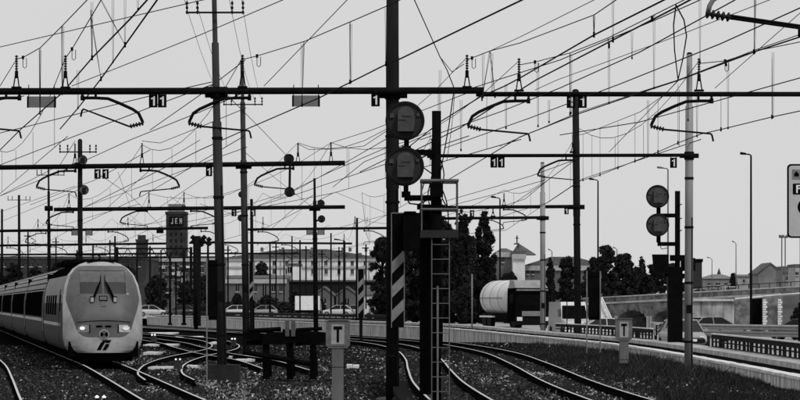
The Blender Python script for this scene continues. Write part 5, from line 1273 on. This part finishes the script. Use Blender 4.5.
tree('small dark tree in front of the pale long building', 262, 262, 312, 20, 560, 'round', 3000, .4)
tree('round bush before the dark cornice building', 268, 296, 312, 24, 470, 'round', 2500, .3)
tree('round bush left of the second mast', 237, 294, 312, 12, 470, 'round', 1800, .3)
tree('low tree beside the dark gabled sheds', 296, 290, 312, 14, 480, 'round', 2200, .3)
tree('small dark tree left of the tall dark lamp post', 733, 272, 300, 8, 520, 'round', 1500, .35)
for px_, yt_, w_, lb in ((-4,268,26,'dark tree at the left edge above the train roof'),(14,263,22,'dark tree behind the leftmost mast'),(36,266,26,'low dark tree above the third coach'),(58,261,24,'dark tree behind the mast above the train'),(128,266,22,'dark tree right of the train roof'),(156,276,24,'ragged dark tree right of the train nose'),(186,282,20,'low dark bush before the apartment block'),(205,274,18,'dark tree left of the tall black board'),(318,300,14,'small bush left of the gabled sheds')):
    tree(lb, px_, yt_, 314, w_, 430, 'round', 2200, .36)
for px_, yt_, w_, lb in ((228,303,18,'left of the second mast'),(252,302,16,'below the small striped board'),(284,303,22,'left of the lorry'),(345,304,20,'before the right gabled shed'),(202,305,18,'below the equipment mast')):
    tree('low dark hedge '+lb+' along the far street', px_, yt_, 314, w_, 425, 'round', 1500, .3, 'low hedges along the far street', None, 'hedge', 'hedge')
tree('dark shrub against the abutment at the right edge', 798, 307, 326, 16, 208, 'round', 2500, .12)

# ------------------------------------------------------------------ gravel, weeds, grass
def ground_np(X, Y): return np.array([ground_z(a, b) for a, b in zip(X, Y)])
def frustum_pts(n, y0, y1, pad=12, xlo=-8, xhi=808):
    u = RNG.uniform(1/y1, 1/y0, n); Y = 1/u; px = RNG.uniform(xlo, xhi, n); return (px-400)/F*Y, Y
X, Y = frustum_pts(110000, 58, 170); keep = X < np.interp(Y, _dy, _dx)-.2; X, Y = X[keep], Y[keep]
Z = ground_np(X, Y); n = len(X)
base_v = np.array([(1,0,0),(-.8,.3,0),(0,1,0),(.2,-1,.1),(.1,.1,.8)]); bf = np.array([(0,2,4),(2,1,4),(1,3,4),(3,0,4)])
ang = RNG.uniform(0,6.28,n); sz = RNG.uniform(.025,.07,n); V = np.empty((n,5,3))
for i in range(5):
    bx, by, bz = base_v[i]; j = RNG.uniform(.7,1.3,n)
    V[:,i,0] = X+(bx*np.cos(ang)-by*np.sin(ang))*sz*j; V[:,i,1] = Y+(bx*np.sin(ang)+by*np.cos(ang))*sz*j; V[:,i,2] = Z-.008+bz*sz*j
Fc = (bf[None]+(np.arange(n)*5)[:,None,None]).reshape(-1,3)
tone = np.repeat(np.where(RNG.uniform(0,1,n) < .014+.55*np.clip(np.array([fnoise(a*1.5+3, b*.3) for a, b in zip(X, Y)])-.22,0,1), RNG.uniform(.2,1.0,n), RNG.beta(.6,18,n)), 4)
gr = mesh_np('gravel', V.reshape(-1,3), Fc, tone, mat('gravel_stone', .05, .9, .15, attr='tone', lo=.002, hi=.5))
tag(gr, 'loose dark ballast gravel with pale stones between the tracks', 'gravel', kind='stuff')
def patch(X, Y): return np.array([fnoise(a*1.5+3, b*.3)+.35*math.sin(a*4.1+b*.9)*math.sin(b*.71+a) for a, b in zip(X, Y)])
def on_track(X, Y, pts):
    ys = [p[1] for p in pts]; xs = [p[0] for p in pts]; return np.abs(X-np.interp(Y, ys, xs)) < .85
MIDP = [(1.9,52),(1.45,66),(1.08,83),(0.97,100),(0.9,120),(0.45,142),(-1.0,165)]; RGTP = [(5.6,52),(5.05,68),(4.75,85),(4.72,110),(4.4,135),(3.0,160)]
def weeds(n, y0, y1, xlo, xhi, thr, leaf, hmax, lo, hi, nm, label, cap=None):
    X, Y = frustum_pts(n, y0, y1, 0, xlo, xhi); wx = np.interp(Y, _dy, _dx); pn = patch(X, Y)
    keep = (X < wx-.1) & (pn > thr) & ~on_track(X, Y, MIDP) & ~on_track(X, Y, RGTP) & ~on_track(X, Y, TRAIN_LINE)
    X, Y = X[keep], Y[keep]; n = len(X); rep = 7
    X = np.repeat(X,rep)+RNG.normal(0,.07,n*rep); Y = np.repeat(Y,rep)+RNG.normal(0,.1,n*rep)
    hh = np.repeat(RNG.uniform(.3,1,n),rep)*hmax*RNG.uniform(.1,1,n*rep); C = np.stack([X, Y, ground_np(X,Y)+hh], 1)
    V, Fc, t_ = leaves(C, leaf, np.clip(np.repeat(RNG.beta(.6,2.2,n),rep)*RNG.uniform(.1,1.6,n*rep),0,1))
    o = mesh_np(nm, V, Fc, t_, mat(nm+'_leaf', .1, .8, .2, attr='tone', lo=lo, hi=hi)); tag(o, label, 'weeds', kind='stuff')
weeds(3600, 60, 108, 185, 400, .3, .05, .3, .002, .75, 'weeds', 'pale leafy weeds growing in the ballast around the T marker')
weeds(1900, 62, 115, 455, 640, .3, .046, .24, .002, .6, 'trackside_weeds', 'pale low weeds between the two curving tracks')
# grass bank
X = RNG.uniform(0,2.6,26000); Y = 1/RNG.uniform(1/150,1/62,26000); wx = np.interp(Y,_dy,_dx); X = wx-.12-X*X/2.6*1.0
Z = ground_np(X,Y); n = len(X); hgt = RNG.uniform(.04,.2,n)*(1+.7*np.array([fnoise(a*1.3,b*.5) for a,b in zip(X,Y)])); a = RNG.uniform(0,6.28,n); ln = RNG.normal(0,.35,(n,2))*hgt[:,None]
V = np.stack([np.stack([X-.014*np.cos(a),Y-.014*np.sin(a),Z-.02],1), np.stack([X+.014*np.cos(a),Y+.014*np.sin(a),Z-.02],1), np.stack([X+ln[:,0],Y+ln[:,1],Z+hgt],1)],1).reshape(-1,3)
o = mesh_np('grass', V, np.arange(3*n).reshape(-1,3), RNG.beta(1.2,3,n), mat('grass_blade',.06,.8,.2,attr='tone',lo=.0015,hi=.05)); tag(o, 'dark rough grass growing along the foot of the white wall', 'grass', kind='stuff')

# taller ragged weeds in uneven clumps on the bank
cy_ = 1/RNG.uniform(1/140, 1/80, 190); cx_ = np.interp(cy_, _dy, _dx)-.2-RNG.uniform(0,1.5,190)**1.4; ch_ = RNG.uniform(.12,.5,190)*RNG.uniform(.4,1,190)
id_ = RNG.integers(0, 190, 15000); X = cx_[id_]+RNG.normal(0,.22,15000); Y = cy_[id_]+RNG.normal(0,.9,15000); Z = ground_np(X, Y); n = len(X)
hgt = ch_[id_]*RNG.uniform(.3,1.15,n); a = RNG.uniform(0,6.28,n); ln = RNG.normal(0,.38,(n,2))*hgt[:,None]; wd_ = RNG.uniform(.003,.009,n)
keep = X < np.interp(Y, _dy, _dx)-.05
V = np.stack([np.stack([X-wd_*np.cos(a),Y-wd_*np.sin(a),Z-.02],1), np.stack([X+wd_*np.cos(a),Y+wd_*np.sin(a),Z+hgt*.05],1), np.stack([X+ln[:,0],Y+ln[:,1],Z+hgt],1)],1)[keep].reshape(-1,3)
o = mesh_np('tall_weeds', V, np.arange(len(V)).reshape(-1,3), RNG.beta(.7,3.5,len(V)//3), mat('tall_weed_blade',.06,.8,.1,attr='tone',lo=.0015,hi=.16)); tag(o, 'ragged tall weeds and stalks in clumps on the grass bank', 'weeds', kind='stuff')
